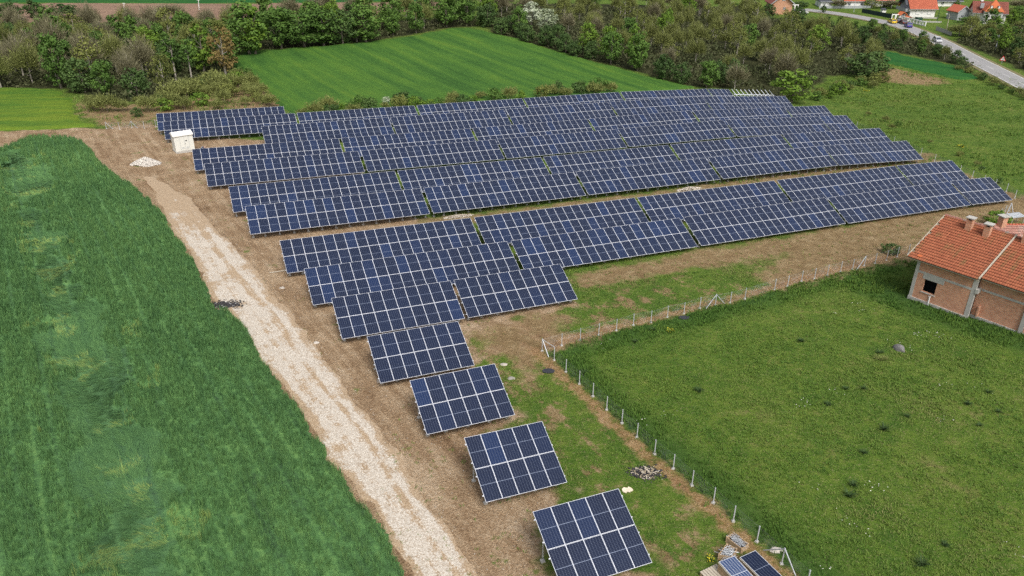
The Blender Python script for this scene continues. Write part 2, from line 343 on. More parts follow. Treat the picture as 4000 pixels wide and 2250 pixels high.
yp = g.ma('MULTIPLY', msk('yard', w4, -1., 1.), g.ss(g.ma('ADD', g.ma('MULTIPLY', g.noise(P, .42, 7, .72), .75), g.ma('MULTIPLY', nst, .25)), .50, .575))
c = g.mix(g.ma('MULTIPLY', yp, .85), c, dryc)
c = g.mix(sm, c, soil)
redc = g.ramp(g.ma('ADD', g.ma('MULTIPLY', n3, .6), g.ma('MULTIPLY', n2, .4)), [(.34, (.12, .062, .026)), (.48, (.27, .155, .075)), (.62, (.40, .28, .165))])
c = g.mix(g.ma('MULTIPLY', msk('red', g.ma('MULTIPLY', w_, .55), -.3, .5), .85), c, redc)
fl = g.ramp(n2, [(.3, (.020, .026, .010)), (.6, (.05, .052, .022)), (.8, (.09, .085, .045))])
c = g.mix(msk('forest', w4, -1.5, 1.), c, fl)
g.col(c).set(Roughness=.95); g.b.inputs['Specular IOR Level'].default_value = .1
g.bump(g.ma('ADD', g.ma('MULTIPLY', n2, .6), g.ma('MULTIPLY', n3, .6)), 1., .22)
MT['ground'] = g.m
xs = np.concatenate([np.linspace(-700, -130, 24)[:-1], np.arange(-130, -62, 2.), np.arange(-62, 82, .45), np.arange(82, 240, 2.), np.linspace(242, 800, 22)])
ys = np.concatenate([np.linspace(-60, 24, 12)[:-1], np.arange(24, 150, .45), np.arange(150, 330, 1.6), np.linspace(332, 1100, 26)])
def ground_z(x, y): return gz(x, y) + (fbm(x, y, 3.1, 3) - .5) * .10 * (np.abs(x) < 90) * (y < 160)
gme = grid_mesh('ground', xs, ys, ground_z, 'ground', dict(soil=mk_soil, dry=mk_dry, red=mk_red, forest=mk_forest, lush_shade=mk_lush_shade, yard=mk_yard))
tag(put('ground', gme), 'grassy ground with bare brown soil around the solar tables', kind='structure')
# gravel track
g = G('gravel_track'); P = g.pos(); e = g.attr('edge')
n2 = g.noise(P, 1.1, 6, .7); n3 = g.noise(P, 9, 4, .75); n4 = g.noise(P, .3, 4)
rut = g.attr('rut')
gr = g.ramp(n3, [(.32, (.30, .24, .175)), (.47, (.47, .41, .335)), (.58, (.60, .555, .48)), (.72, (.72, .69, .63))])
so = g.ramp(n3, [(.34, (.25, .17, .10)), (.5, (.37, .27, .17)), (.66, (.52, .42, .30))])
nst = g.noise(g.along(math.radians(-58), .16, 1.6), 1., 5, .7); f = g.ss(g.ma('ADD', g.ma('ADD', g.ma('ADD', g.ma('MULTIPLY', g.ma('SUBTRACT', n2, .5), 3.), g.ma('MULTIPLY', g.ma('SUBTRACT', n3, .5), 1.6)), g.ma('ADD', g.ma('MULTIPLY', g.ma('SUBTRACT', n4, .5), 2.4), g.ma('MULTIPLY', g.ma('SUBTRACT', nst, .5), 3.2))), g.ma('SUBTRACT', e, rut)), -.35, .45)
g.col(g.mix(f, so, gr)).set(Roughness=.95); g.bump(n3, .5, .05); MT['gravel'] = g.m
def track():
    Lp = np.array([gv(*q)[:2] for q in TRACK_L]); Rp = np.array([gv(*q)[:2] for q in TRACK_R])
    t = np.linspace(0, len(Lp) - 1, 420); ti = np.arange(len(Lp)); k = 26
    A = np.stack([np.interp(t, ti, Lp[:, i]) for i in (0, 1)], 1); B = np.stack([np.interp(t, ti, Rp[:, i]) for i in (0, 1)], 1)
    u = np.linspace(0, 1, k)[None, :, None]; P = A[:, None] * (1 - u) + B[:, None] * u; x, y = P[..., 0], P[..., 1]
    jit = np.stack([fbm(x, y, 1.7, 11) - .5, fbm(x, y, 1.7, 19) - .5], -1) * 1.1; P = P + jit * (np.abs(u - .5) * 2) ** 2
    x, y = P[..., 0].ravel(), P[..., 1].ravel(); uu = np.broadcast_to(u[..., 0], (420, k)).ravel(); tt = np.repeat(t, k)
    edge = np.minimum(uu, 1 - uu) * 7 - .75; edge = np.clip(edge, -1, .55) - np.clip(2.2 - tt * .75, 0, 2.2) * .8
    rut = .85 * np.exp(-((uu - .66 - .03 * np.sin(tt * 1.3)) / .075) ** 2) + .35 * np.exp(-((uu - .40 - .04 * np.sin(tt)) / .10) ** 2)
    z = ground_z(x, y) + .045 * np.clip(np.minimum(uu, 1 - uu) * 12, 0, 1) + .004 - .05 * np.clip(.06 - np.minimum(uu, 1 - uu), 0, 1)
    i = (np.arange(419)[:, None] * k + np.arange(k - 1)[None]).ravel()
    me = npmesh('gravel_track', np.stack([x, y, z], 1), [np.stack([i, i + 1, i + k + 1, i + k], 1)], ['gravel'], {'edge': edge, 'rut': rut}, True)
    tag(put('gravel_track', me), 'pale gravel track beside the tall green crop', kind='structure')
track()
# ------------------------------------------------------------------ fields far away
def field_mat(name, stops, ang, sx=.55, sy=.03, bl=.3):
    g = G(name); P = g.along(ang, sy, sx); n = g.noise(P, 1., 6, .6); n2 = g.noise(g.pos(), .8, 6, .75); n3 = g.noise(g.pos(), .06, 3)
    f = g.ma('ADD', g.ma('ADD', g.ma('MULTIPLY', n, .55), g.ma('MULTIPLY', n2, .25)), g.ma('MULTIPLY', n3, .2))
    g.col(g.ramp(f, stops)).set(Roughness=.9); g.b.inputs['Specular IOR Level'].default_value = .1
    g.bump(g.ma('ADD', n, g.ma('MULTIPLY', n2, .8)), .9, .35); return g.m
GS = [(.34, (.026, .075, .016)), (.46, (.048, .122, .022)), (.56, (.072, .158, .024)), (.70, (.115, .19, .026))]
MT['fieldC'] = field_mat('field_grass', GS, math.radians(-61), .38, .022)
MT['fieldB'] = field_mat('field_grass_pale', [(.30, (.028, .085, .018)), (.45, (.075, .155, .02)), (.58, (.14, .205, .022)), (.75, (.19, .22, .04))], math.radians(8), .3)
MT['fieldD'] = field_mat('field_dark', [(.3, (.012, .065, .018)), (.5, (.022, .10, .022)), (.7, (.05, .14, .025))], math.radians(-40))
MT['plough'] = field_mat('ploughed_soil', [(.3, (.17, .105, .072)), (.5, (.235, .155, .11)), (.7, (.32, .22, .15))], math.radians(4), .9)
def field(name, Pl, mat, label, step=1.2, h=.3, kind='structure'):
    lo = Pl.min(0) - 3; hi = Pl.max(0) + 3
    j = lambda x, y: sdist(Pl, x, y) + (fbm(x, y, 4., 5) - .5) * 3
    zf = lambda x, y: gz(x, y) + np.clip(j(x, y) * .6, -.6, h) + (fbm(x, y, 2.5, 9) - .5) * h * .5
    me = grid_mesh(name, np.arange(lo[0], hi[0], step), np.arange(lo[1], hi[1], step), zf, mat, keep=lambda x, y: j(x, y) > -step * 1.6)
    return tag(put(name, me), label, kind=kind)
field('green_field', FIELDC, 'fieldC', 'bright green striped crop field behind the solar tables')
field('pale_green_field', FIELDB, 'fieldB', 'yellow green grass field beside the wood')
field('dark_green_field', FIELDD, 'fieldD', 'small dark green crop field beside the road')
field('ploughed_field', BROWNF, 'plough', 'bare brown ploughed field beyond the wood', 2.5, .15)
field('far_green_field', poly([(-80, 7), (600, 8), (1100, 3), (1100, -9), (-80, -7)]), 'fieldD', 'thin green strip of field beyond the ploughed soil', 2.5, .25)
# ------------------------------------------------------------------ tall crop
g = G('crop_base'); P = g.along(math.radians(-57), .12, 1.6); n = g.noise(P, 1., 5, .65); n2 = g.noise(g.pos(), 2.5, 5, .75); lo = g.attr('lodge')
c = g.ramp(g.ma('ADD', g.ma('MULTIPLY', n, .5), g.ma('MULTIPLY', n2, .5)), [(.36, (.020, .055, .018)), (.5, (.065, .165, .045)), (.64, (.13, .26, .07))])
c = g.mix(g.ma('MULTIPLY', lo, .45), c, (.055, .135, .060))
g.col(c).set(Roughness=.9); g.bump(n2, .8, .15); MT['cropbase'] = g.m
def lodge(x, y): return np.clip((sdist(LODGE, x, y) + (fbm(x, y, 2.2, 21) - .5) * 5) / 1.0 + .5, 0, 1)
def holes(x, y): return np.clip((fbm(x, y, 2.4, 33) - .63) * 14, 0, 1) * np.clip((sdist(LODGE, x, y) + 2.5) / 1.5, 0, 1) * (np.abs(sdist(LODGE, x, y)) < 2.2)
cj = lambda x, y: sdist(CROP, x, y) + (fbm(x, y, 1.6, 41) - .5) * .9
crop_h = lambda x, y: np.clip(cj(x, y) * 1.6, -.04, .36) * (1 - .45 * lodge(x, y)) * (1 - .7 * holes(x, y)) + (fbm(x, y, .8, 43) - .5) * .16
lo, hi = CROP.min(0), CROP.max(0); lo = np.maximum(lo, (-75, 22)); hi = np.minimum(hi, (4, 125))
me = grid_mesh('crop_base', np.arange(lo[0], hi[0], .3), np.arange(lo[1], hi[1], .3), lambda x, y: gz(x, y) + crop_h(x, y), 'cropbase', {'lodge': lodge}, keep=lambda x, y: cj(x, y) > -.25)
crop = tag(put('cereal_crop', me), 'tall blue green cereal crop beside the gravel track', 'crop', kind='stuff')
def fan(x, y): return np.abs(x) < .70 * y * 1.0 + 6
n = int((hi - lo).prod() * 34); x = rng.uniform(lo[0], hi[0], n); y = rng.uniform(lo[1], hi[1], n)
ra = math.radians(-57); across = -x * math.sin(ra) + y * math.cos(ra)
rk = across / 1.15 + .18 * fbm(x, y, 5, 51); row = np.abs((rk % 1) - .5) * 2          # drill lines
rstr = vnoise(np.floor(rk) * 3.7, (x * math.cos(ra) + y * math.sin(ra)) / 9, 1., 52)
keep = (cj(x, y) > .02) & fan(x, y) & (rng.random(n) < np.clip(60 / y, .35, 1)) & ((row > .10 + .24 * rstr) | (rng.random(n) < .5 - .55 * rstr))
x, y = x[keep], y[keep]; L = lodge(x, y) > .5; H = holes(x, y)
hh = (.46 + .30 * fbm(x, y, .7, 55)) * np.where(L, .5, 1) * np.where(H > .5, .5, 1); tn = np.clip(.16 + .34 * fbm(x, y, 1.1, 57) + .30 * rng.random(len(x)) * .6 + .35 * (fbm(x, y, 14, 58) - .5) + .08 * (y / 100), 0, .72)
tn = np.where(L, np.clip(tn * .72, 0, .5), tn) - .30 * (row[keep] < .34) * rstr[keep]; tn = np.clip(tn, 0, 1); tn = np.where((H > .15) & (rng.random(len(x)) < .75), .97, tn)
z = gz(x, y) + np.maximum(crop_h(x, y) * .55, -.02)
me = blades(np.stack([x, y, z], 1), 6, hh, np.clip(.016 + .0005 * (y - 30), .016, .045), np.where(L, .6, .13), .10, tn, np.where(L, 6.0 * fbm(x, y, 9, 61), 0.), np.where(L, .6, 3.14), ('crop',), 'crop_leaves')
put('leaves', me, crop)
# ------------------------------------------------------------------ grass tufts
def scatter(n, x0, x1, y0, y1): return rng.uniform(x0, x1, n), rng.uniform(y0, y1, n)
x, y = scatter(150000, -8, 62, 27, 100)
fd, fs = ldist(fenceAxy, x, y); sol = mk_soil(x, y); dr = mk_dry(x, y)
pg = np.where((sol > -.3) | (dr > 0), .05, .9) * np.where(mk_yard(x, y) > 0, .35, 1.) * np.where(mk_red(x, y) > 0, .1, 1) * np.clip(60 / y, .35, 1) * np.clip(fbm(x, y, 1.5, 71) * 1.9 - .35, .05, 1)
keep = (cj(x, y) < -.1) & fan(x, y) & (rng.random(len(x)) < pg); x, y = x[keep], y[keep]; lu = mk_lush_shade(x, y); fd, fs = ldist(fenceAxy, x, y)
me = blades(np.stack([x, y, gz(x, y) - .01], 1), 6, np.where(lu > 0, .24, .12), .022 + .0003 * y, .12, .14, np.clip(.15 + .75 * fbm(x, y, 4.5, 73) - .25 * (lu > 0) + .12 * (fs < 0), 0, 1), name='grass_tufts')
tag(put('meadow_grass', me), 'short mottled green meadow grass and yard grass', 'grass', kind='stuff')
x, y = scatter(42000, -90, 125, 100, 215)
keep = (mk_forest(x, y) < -1) & (mk_soil(x, y) < 0) & (sdist(FIELDC, x, y) < 0) & (sdist(FIELDB, x, y) < 0) & (sdist(FIELDD, x, y) < 0) & fan(x, y) & ((x > 40) | (mk_dry(x, y) > -2) | (y > 150)); x, y = x[keep], y[keep]
keep = rng.random(len(x)) < np.clip(fbm(x, y, 5., 75) * 2.2 - .6, .08, 1); x, y = x[keep], y[keep]
me = blades(np.stack([x, y, gz(x, y)], 1), 6, .15 + .35 * fbm(x, y, 6, 77), .07, .18, .35, np.clip(.02 + .9 * fbm(x, y, 9, 79), 0, 1), name='rough_tufts')
tag(put('rough_grass', me), 'rough tufted grass around the far tables and road', 'grass', kind='stuff')
def heap_mesh(name, n, r0, r1, pts, mat, flatz=.6):
    """angular stones scattered at pts"""
    oct_v = np.array([(1, 0, 0), (0, 1, 0), (-1, 0, 0), (0, -1, 0), (0, 0, 1), (0, 0, -1)], float); oct_f = np.array([(0, 1, 4), (1, 2, 4), (2, 3, 4), (3, 0, 4), (1, 0, 5), (2, 1, 5), (3, 2, 5), (0, 3, 5)])
    n = len(pts); s = rng.uniform(r0, r1, n)[:, None, None] * (1 + .5 * (rng.random((n, 6, 1)) - .5)); a = rng.uniform(0, 6.28, n); V = oct_v[None] * s * np.array([1.2, .9, flatz])
    ca, sa = np.cos(a)[:, None], np.sin(a)[:, None]; V = np.stack([V[..., 0] * ca - V[..., 1] * sa, V[..., 0] * sa + V[..., 1] * ca, V[..., 2]], -1) + pts[:, None]
    return npmesh(name, V.reshape(-1, 3), [(oct_f[None] + 6 * np.arange(n)[:, None, None]).reshape(-1, 3)], [mat], {'tint': np.repeat(rng.random(n), 6)})
MT['pebble'] = leaf_mat('pebbles', [(.20, .15, .10), (.38, .32, .25), (.62, .57, .5)])
MT['whitestone'] = leaf_mat('white_stone', [(.42, .38, .33), (.62, .58, .53), (.78, .76, .72)])
x, y = scatter(60000, -40, 12, 27, 100); dT = np.minimum(sdist(np.concatenate([[gv(*q)[:2] for q in TRACK_L], [gv(*q)[:2] for q in TRACK_R[::-1]]]), x, y) * 1.0, 9)
keep = (mk_soil(x, y) > 0) & (cj(x, y) < -.4) & (rng.random(len(x)) < np.where(dT > -.6, .5, np.clip(fbm(x, y, 3, 81) * 2 - .7, .03, 1) * .5)); x, y = x[keep], y[keep]
tag(put('pebbles', heap_mesh('pebbles', 0, .012, .06, np.stack([x, y, ground_z(x, y) + .03], 1), 'pebble')), 'small pale stones strewn over the bare soil and track', kind='stuff')
# weeds and flowers in the meadow
def plant_proto(seed, kindm, h, r, nb):
    me = blades(np.zeros((1, 3)), nb, h, .05, r, .08, .3, mats=(kindm,), name='leaves'); return me
wp = [plant_proto(i, 'leaf_dark', .25 + .06 * i, .3 + .05 * i, 46) for i in range(3)]
wl = [(3497 - 60, 1380), (3130, 1335), (3372, 1520), (3305, 1520), (3235, 1583), (3860, 1535), (3900, 1610), (3825, 1665), (3545, 1630), (3372, 1770), (3315, 1938), (3600, 2208), (3690, 2130), (3330, 1895), (2480, 1338), (2280, 1458), (3780, 1580), (3450, 1680), (2550, 1290), (2730, 1530)]
for k, q in enumerate(wl):
    p = gp(*q); o = put('meadow_weed', wp[k % 3]); o.location = p; o.rotation_euler = (0, 0, k * 1.7); s = .8 + .5 * rng.random(); o.scale = (s, s, s * .8)
    tag(o, 'dark leafy weed clump growing in the short meadow grass', 'weed', 'dark weed clumps in the meadow')
fx = np.array([gp(*q) for q in [(3560, 1305), (3575, 1308), (3640, 1310), (3655, 1315), (3670, 1316), (3490, 1338), (3570, 1365), (3262, 1228), (3340, 1190), (3380, 1215), (3180, 1910), (3395, 1910), (3410, 1905), (3310, 2015), (3825, 1520), (3690, 1505), (3270, 1525), (3133, 1575), (3134, 1588), (2570, 1870), (2350, 1320), (2355, 1345), (2620, 1620), (2510, 1640), (3680, 1640), (3350, 2070), (3950, 2140), (3225, 2220)]])
fx = np.repeat(fx, 5, 0); fx[:, :2] += rng.normal(0, .35, (len(fx), 2)); fx[:, 2] = gz(fx[:, 0], fx[:, 1]) + .14
tag(put('white_flowers', heap_mesh('white_flowers', 0, .02, .05, fx, 'flower', .4)), 'tiny white flowers sprinkled through the meadow', 'flowers', kind='stuff')
for q, lb in (((2777, 2190), 'yellow flowering plant in yard grass beside the stacked panels'), ((2615, 1297), 'small yellow flowering plant in meadow near the fence'), ((3385, 357), 'yellow flowering patch in the rough grass beyond the far tables'), ((3760, 575), 'yellow flowering patch outside the fence behind the far tables')):
    p = gp(*q); far = 1 + 1.6 * (p[1] > 100); pts = p + rng.normal(0, .16, (26, 3)) * (far, far, .4) + (0, 0, .22)
    t = thing('flowering_plant', p, lb, 'plant'); o = put('blossoms', heap_mesh('b', 0, .02 * far, .05 * far, pts - p, 'yellow', .5), t)
    put('leaves', plant_proto(1, 'grassblade', .2 * far, .25 * far, 40), t)
# ------------------------------------------------------------------ solar tables
W, PL = 1.058, 2.1637
TAB = [(14, 19, -56.49, 121.29, -34.53, -0.032), (13, 19, -53.29, 116.18, -34.43, -0.031), (13, 19, -34.37, 124.08, -35.05, -0.031), (13, 19, -15.41, 131.97, -35.65, -0.029), (13, 19, 3.46, 139.87, -36.22, -0.03), (13, 19, 22.33, 147.73, -36.82, -0.055), (13, 5, 41.05, 155.55, -37.94, -0.101), (12, 19, -37.51, 114.64, -34.71, -0.028), (12, 19, -18.67, 122.49, -35.27, -0.031), (12, 19, 0.26, 130.32, -35.88, -0.027), (12, 19, 19.15, 138.16, -36.41, -0.038), (12, 19, 37.95, 145.98, -37.19, -0.086), (11, 19, -42.69, 99.96, -33.87, -0.032), (11, 19, -23.75, 107.88, -34.53, -0.032), (11, 19, -4.84, 115.8, -35.16, -0.028), (11, 19, 14.03, 123.67, -35.7, -0.027), (11, 19, 32.95, 131.5, -36.26, -0.063), (11, 9, 51.74, 139.36, -37.54, -0.065), (10, 19, -38.62, 93.29, -33.75, -0.03), (10, 19, -19.68, 101.17, -34.34, -0.03), (10, 19, -0.81, 109.04, -34.94, -0.029), (10, 19, 18.06, 116.91, -35.5, -0.028), (10, 19, 36.94, 124.71, -36.07, -0.067), (10, 6, 55.7, 132.58, -37.44, -0.071), (9, 19, -32.11, 83.34, -33.27, -0.029), (9, 19, -13.22, 91.19, -33.87, -0.03), (9, 19, 5.65, 99.02, -34.44, -0.029), (9, 19, 24.55, 106.87, -35.0, -0.032), (9, 19, 43.42, 114.71, -35.65, -0.053), (8, 19, -28.17, 76.84, -33.2, -0.031), (8, 19, -9.24, 84.75, -33.83, -0.029), (8, 19, 9.66, 92.55, -34.37, -0.027), (8, 19, 28.57, 100.36, -34.89, -0.028), (8, 16, 47.35, 108.21, -35.49, -0.065), (7, 19, -21.65, 66.97, -32.99, -0.03), (7, 19, -2.68, 74.84, -33.6, -0.028), (7, 19, 16.22, 82.69, -34.16, -0.028), (7, 19, 35.14, 90.57, -34.72, -0.029), (7, 10, 53.96, 98.43, -35.3, -0.052), (6, 19, -17.62, 60.36, -32.87, -0.028), (6, 19, 1.33, 68.24, -33.45, -0.028), (6, 19, 20.33, 76.18, -34.02, -0.026), (6, 19, 39.27, 84.11, -34.62, -0.03), (6, 7, 58.05, 91.96, -35.22, -0.058), (5, 10, -13.81, 54.2, -32.64, -0.031), (5, 10, -3.76, 58.43, -32.99, -0.027), (4, 7, -9.7, 47.69, -32.5, -0.031), (3, 6, -5.61, 41.26, -32.2, -0.024), (2, 5, -1.47, 34.54, -31.87, -0.044), (1, 5, 2.62, 27.91, -31.59, -0.031)]
PHI, TILT = 0.394959278, 0.429935403
def panel_mesh(cells='cells', L=PL, t=.035):
    m = MB(); w = W - .012; fr = .018
    m.box((w / 2, fr / 2, -t / 2), (w, fr, t), 1); m.box((w / 2, L - fr / 2, -t / 2), (w, fr, t), 1)
    m.box((fr / 2, L / 2, -t / 2), (fr, L - 2 * fr, t), 1); m.box((w - fr / 2, L / 2, -t / 2), (fr, L - 2 * fr, t), 1)
    m.q([(fr, fr, -.004), (w - fr, fr, -.004), (w - fr, L - fr, -.004), (fr, L - fr, -.004)], 0)
    m.q([(fr, L - fr, -.012), (w - fr, L - fr, -.012), (w - fr, fr, -.012), (fr, fr, -.012)], 1)
    return m.mesh('solar_panel', [cells, 'alu'])
PM = panel_mesh()
ORD = ['first', 'second', 'third', 'fourth', 'fifth', 'sixth', 'seventh', 'eighth', 'ninth', 'tenth', 'eleventh', 'twelfth', 'thirteenth', 'last']
CNT = {5: 'ten', 6: 'twelve', 7: 'fourteen', 9: 'eighteen', 10: 'twenty', 16: 'thirty-two', 19: 'thirty-eight'}
def table_frame(nrm_s):
    e = Vector((math.cos(nrm_s), 0, math.sin(nrm_s))); u = Vector((0, math.cos(TILT), math.sin(TILT))); u = (u - e * u.dot(e)).normalized(); return e, u, e.cross(u)
rowcount = {}
for r, *_ in TAB: rowcount[r] = rowcount.get(r, 0) + 1
seen = {}
for (r, n, bx, by, bz, s) in TAB:
    k = seen.get(r, 0); seen[r] = k + 1
    size = 'small' if n < 8 else ('short' if n < 12 else 'long')
    if r == 14: lb = 'long blue solar table at the very back, alone behind the row by the white kiosk'
    elif rowcount[r] == 1: lb = f'small blue solar table of {CNT[n]} panels, alone in row {["one","two","three","four"][r-1]} counted from the stacked panels'
    elif k == rowcount[r] - 1 and n < 19: lb = f'{size} blue solar table of {CNT[n]} panels closing the {ORD[r-1]} row counted from the stacked panels'
    else: lb = f'{size} solar table, {ORD[k]} from the gravel track in the {ORD[r-1]} row from the stacked panels'
    g0 = float(gz(bx, by)); t = thing('solar_table', (bx, by, g0), lb, 'solar table', PHI, 'solar tables in rows on the bare soil')
    Rz = Matrix.Translation((bx, by, g0)) @ Matrix.Rotation(PHI, 4, 'Z')
    e, u, nn = table_frame(s); base = Vector((0, 0, bz + CZ - g0))
    for j in range(2):
        for i in range(n):
            p = base + e * (i * W + .009) + u * (j * (PL + .02)) + nn * float(rng.normal(0, .003))
            M = Matrix.Identity(4)
            for a in range(3): M[a][0] = e[a]; M[a][1] = u[a]; M[a][2] = nn[a]; M[a][3] = p[a]
            put('solar_panel', PM, t, M)
    kq = max(2, round(n * W / (1.5 * W))); dx = n * W / kq
    for i in range(kq + 1):
        a = min(max(i * dx, .3), n * W - .3); m = MB()
        q1 = base + e * a + u * .95 - nn * .16; q2 = base + e * a + u * 3.35 - nn * .16
        for q in (q1, q2):
            wq = Rz @ q; z = float(gz(wq.x, wq.y)) - g0; m.bar((q.x, q.y, z - .2), q, .07, .05); m.box((q.x, q.y, z + .03), (.24, .24, .12), 1)
        m.bar(base + e * a + u * .12 - nn * .125, base + e * a + u * 4.22 - nn * .125, .06, .08)
        m.bar(Vector((q1.x, q1.y, q1.z - .3)), base + e * a + u * 1.9 - nn * .165, .04)
        m.build('support_frame', ['galv', 'concrete'], t)
    for v in (.45, 1.72, 2.62, 3.9):
        MB().bar(base - e * .07 + u * v - nn * .06, base + e * (n * W + .07) + u * v - nn * .06, .05, .05).build('purlin', 'alu', t)
# bare frame without panels at the far end of row thirteen
e0 = np.array([math.cos(PHI), math.sin(PHI)]); bx, by = np.array([41.05, 155.55]) + e0 * (5 * W + .5); g0 = float(gz(bx, by))
t = thing('unfinished_solar_table', (bx, by, g0), 'empty metal solar table with ten pale rafters and no panels yet', 'solar table', PHI)
e, u, nn = table_frame(-.10); base = Vector((0, 0, -38.49 + CZ - g0)); Rz = Matrix.Translation((bx, by, g0)) @ Matrix.Rotation(PHI, 4, 'Z')
for i in range(10):
    a = .25 + i * 1.08
    MB().bar(base + e * a + u * .2, base + e * a + u * 4.3, .09, .09).build('rafter', 'alu', t)
    if i % 2 == 0:
        m = MB()
        for v in (1., 3.3):
            q = base + e * a + u * v; wq = Rz @ q; z = float(gz(wq.x, wq.y)) - g0; m.bar((q.x, q.y, z - .2), q, .08)
        m.build('support_post', 'galv', t)
for v in (1.0, 2.7): MB().bar(base + u * v - nn * .09, base + e * 10.4 + u * v - nn * .09, .12).build('purlin', 'alu', t)
# ------------------------------------------------------------------ fences
def fence(name, pts, braces, label, hgt=1.18, wire=True, spost=None):
    """pts: ground points of the posts; braces: {index: [direction points]}"""
    t = thing(name, pts[0], label, 'fence'); o = Vector(pts[0]); P = [Vector(p) - o for p in pts]
    for i, p in enumerate(P):
        m = MB(); m.bar(p + Vector((0, 0, -.2)), p + Vector((0, 0, hgt)), .06); m.build('post', 'galv', t)
        m = MB(); m.box(p + Vector((0, 0, .03)), (.2, .2, .1), 0, Matrix.Rotation(i * .7, 3, 'Z'), .8); m.build('concrete_footing', 'concrete', t)
        for dq in braces.get(i, []):
            d = Vector(dq) - o; m = MB(); m.bar(p + Vector((0, 0, hgt - .06)), d, .055); m.build('brace', 'galv', t)
    m = MB(); wv = .0035
    for i in range(len(P) - 1):
        a, b = P[i], P[i + 1]; d = b - a; L = d.length; k = max(2, int(L / .12)); s = d / L
        for j in range(k):                       # diamond wires as thin ribbons
            for sg in (0, 1):
                q0 = a + d * (j / k); q1 = q0 + s * (hgt * .9); 
                if sg: q0, q1 = q1, q0
                if (q1 - a).dot(s) > L or (q0 - a).dot(s) > L: continue
                z0, z1 = Vector((0, 0, .08)), Vector((0, 0, hgt - .05)); m.q([q0 + z0 - s * wv, q0 + z0 + s * wv, q1 + z1 + s * wv, q1 + z1 - s * wv])
        for z in (.1, .6, hgt - .06):
            zz = Vector((0, 0, z)); hv = Vector((0, 0, .004)); m.q([a + zz - hv, b + zz - hv, b + zz + hv, a + zz + hv])
    m.build('wire_mesh', 'galv', t)
    return t
nc = len(FA0) - 1
iA = {nc + 3: 0}
fence('wire_fence', fenceA, {4: [gp(3000 + 890 / 2.576, 560 + 1275 / 2.576)], nc + 3: [gp(2000 + 1952 / 2.576, 1120 + 220 / 2.576), gp(2000 + 2140 / 2.576, 1120 + 172 / 2.576)],
      nc + 13: [gp(2000 + 368 / 2.576, 1120 + 708 / 2.576), gp(2000 + 432 / 2.576, 1120 + 608 / 2.576)], len(fenceA) - 2: [gp(2760 + 1425 / 6.44, 2050 + 640 / 6.44), gp(2760 + 2240 / 6.44, 2050 + 1290 / 6.44)]},
      'galvanised wire mesh fence with angled corner braces between the yard and the mown meadow')
fb = [gp(*q) for q in [(3345, 500), (3420, 531), (3490, 560), (3545, 583), (3596, 606), (3650, 631), (3700, 654), (3748, 676), (3796, 697), (3842, 715), (3886, 732), (3930, 749), (3963, 775), (4030, 800)]]
fence('boundary_fence', fb, {}, 'thin post and wire fence beyond the far ends of the long solar tables')
fc = [gp(*q) for q in [(416.5, 503.7), (467.5, 505.6), (516, 499.8), (564, 501.7), (610, 496), (680, 489), (760, 481), (840, 473), (920, 465), (1000, 457), (1080, 449), (1158, 470)]]
fence('corner_fence', fc, {0: [gp(442, 504)], 2: [gp(501, 497), gp(538, 501)]}, 'short run of braced wire fence beside the rough ground near the white kiosk')
fd_ = [gp(*q) for q in [(3885, 868), (3905, 850), (3922, 838), (3942, 826)]]
fence('garden_fence', fd_, {3: [gp(3928, 845), gp(3957, 832)]}, 'dark mesh garden fence with a braced corner behind the old tiled roof')
# ------------------------------------------------------------------ unfinished brick house
DX = BB[:2] - BA[:2]; BL_ = np.hypot(*DX); BRZ = math.atan2(DX[1], DX[0])
g = G('hollow_brick'); o = g.obj(); tc = g.n('ShaderNodeTexBrick'); sp = g.sep(o); cmb = g.n('ShaderNodeCombineXYZ'); g.put(cmb.inputs[0], g.ma('ADD', sp[0], sp[1])); g.put(cmb.inputs[1], sp[2]); g.put(tc.inputs['Vector'], cmb.outputs[0])
tc.inputs['Scale'].default_value = 1; tc.inputs['Brick Width'].default_value = .29; tc.inputs['Row Height'].default_value = .205; tc.inputs['Mortar Size'].default_value = .012; tc.inputs['Mortar Smooth'].default_value = .3
tc.inputs['Color1'].default_value = (.58, .30, .18, 1); tc.inputs['Color2'].default_value = (.46, .21, .12, 1); tc.inputs['Mortar'].default_value = (.52, .43, .35, 1); tc.inputs['Bias'].default_value = -.1
nz = g.noise(o, 1.2, 5, .7); c = g.mix(g.ma('MULTIPLY', g.ss(nz, .5, .7), .5), tc.outputs['Color'], (.55, .36, .25)); c = g.mix(g.ma('MULTIPLY', g.ss(g.noise(o, 4, 4), .55, .72), .35), c, (.22, .11, .07))
g.col(c).set(Roughness=.95); g.bump(tc.outputs['Fac'], .5, -.02); MT['brick'] = g.m
def tile_mat(name, a, b, moss, mo=.55):
    g = G(name); o = g.obj(); t = g.attr('tint'); n1 = g.noise(o, .45, 5, .65); n2 = g.noise(o, 5, 4, .7)
    st = g.noise(g.map(o, sc=(1.6, .22, 1)), 1., 5, .65)
    c = g.mix(g.ma('ADD', g.ma('MULTIPLY', t, .65), g.ma('MULTIPLY', n2, .4), clamp=True), a, b); c = g.mix(g.ma('MULTIPLY', g.ss(st, .50, .70), mo), c, moss); c = g.mix(g.ma('MULTIPLY', g.ss(n1, .56, .72), .35), c, (.10, .05, .035))
    c = g.mix(g.ss(t, -.1, -1.2), c, (.055, .03, .02)); g.col(c).set(Roughness=.85); return g.m  # negative tint: course shadow painted dark brown on the tile lips
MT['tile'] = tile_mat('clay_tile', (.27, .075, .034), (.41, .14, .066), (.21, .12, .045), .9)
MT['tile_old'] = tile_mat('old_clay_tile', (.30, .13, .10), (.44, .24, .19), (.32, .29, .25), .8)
MT['tile_red'] = tile_mat('red_tile', (.42, .10, .055), (.48, .14, .075), (.30, .10, .06), .3)
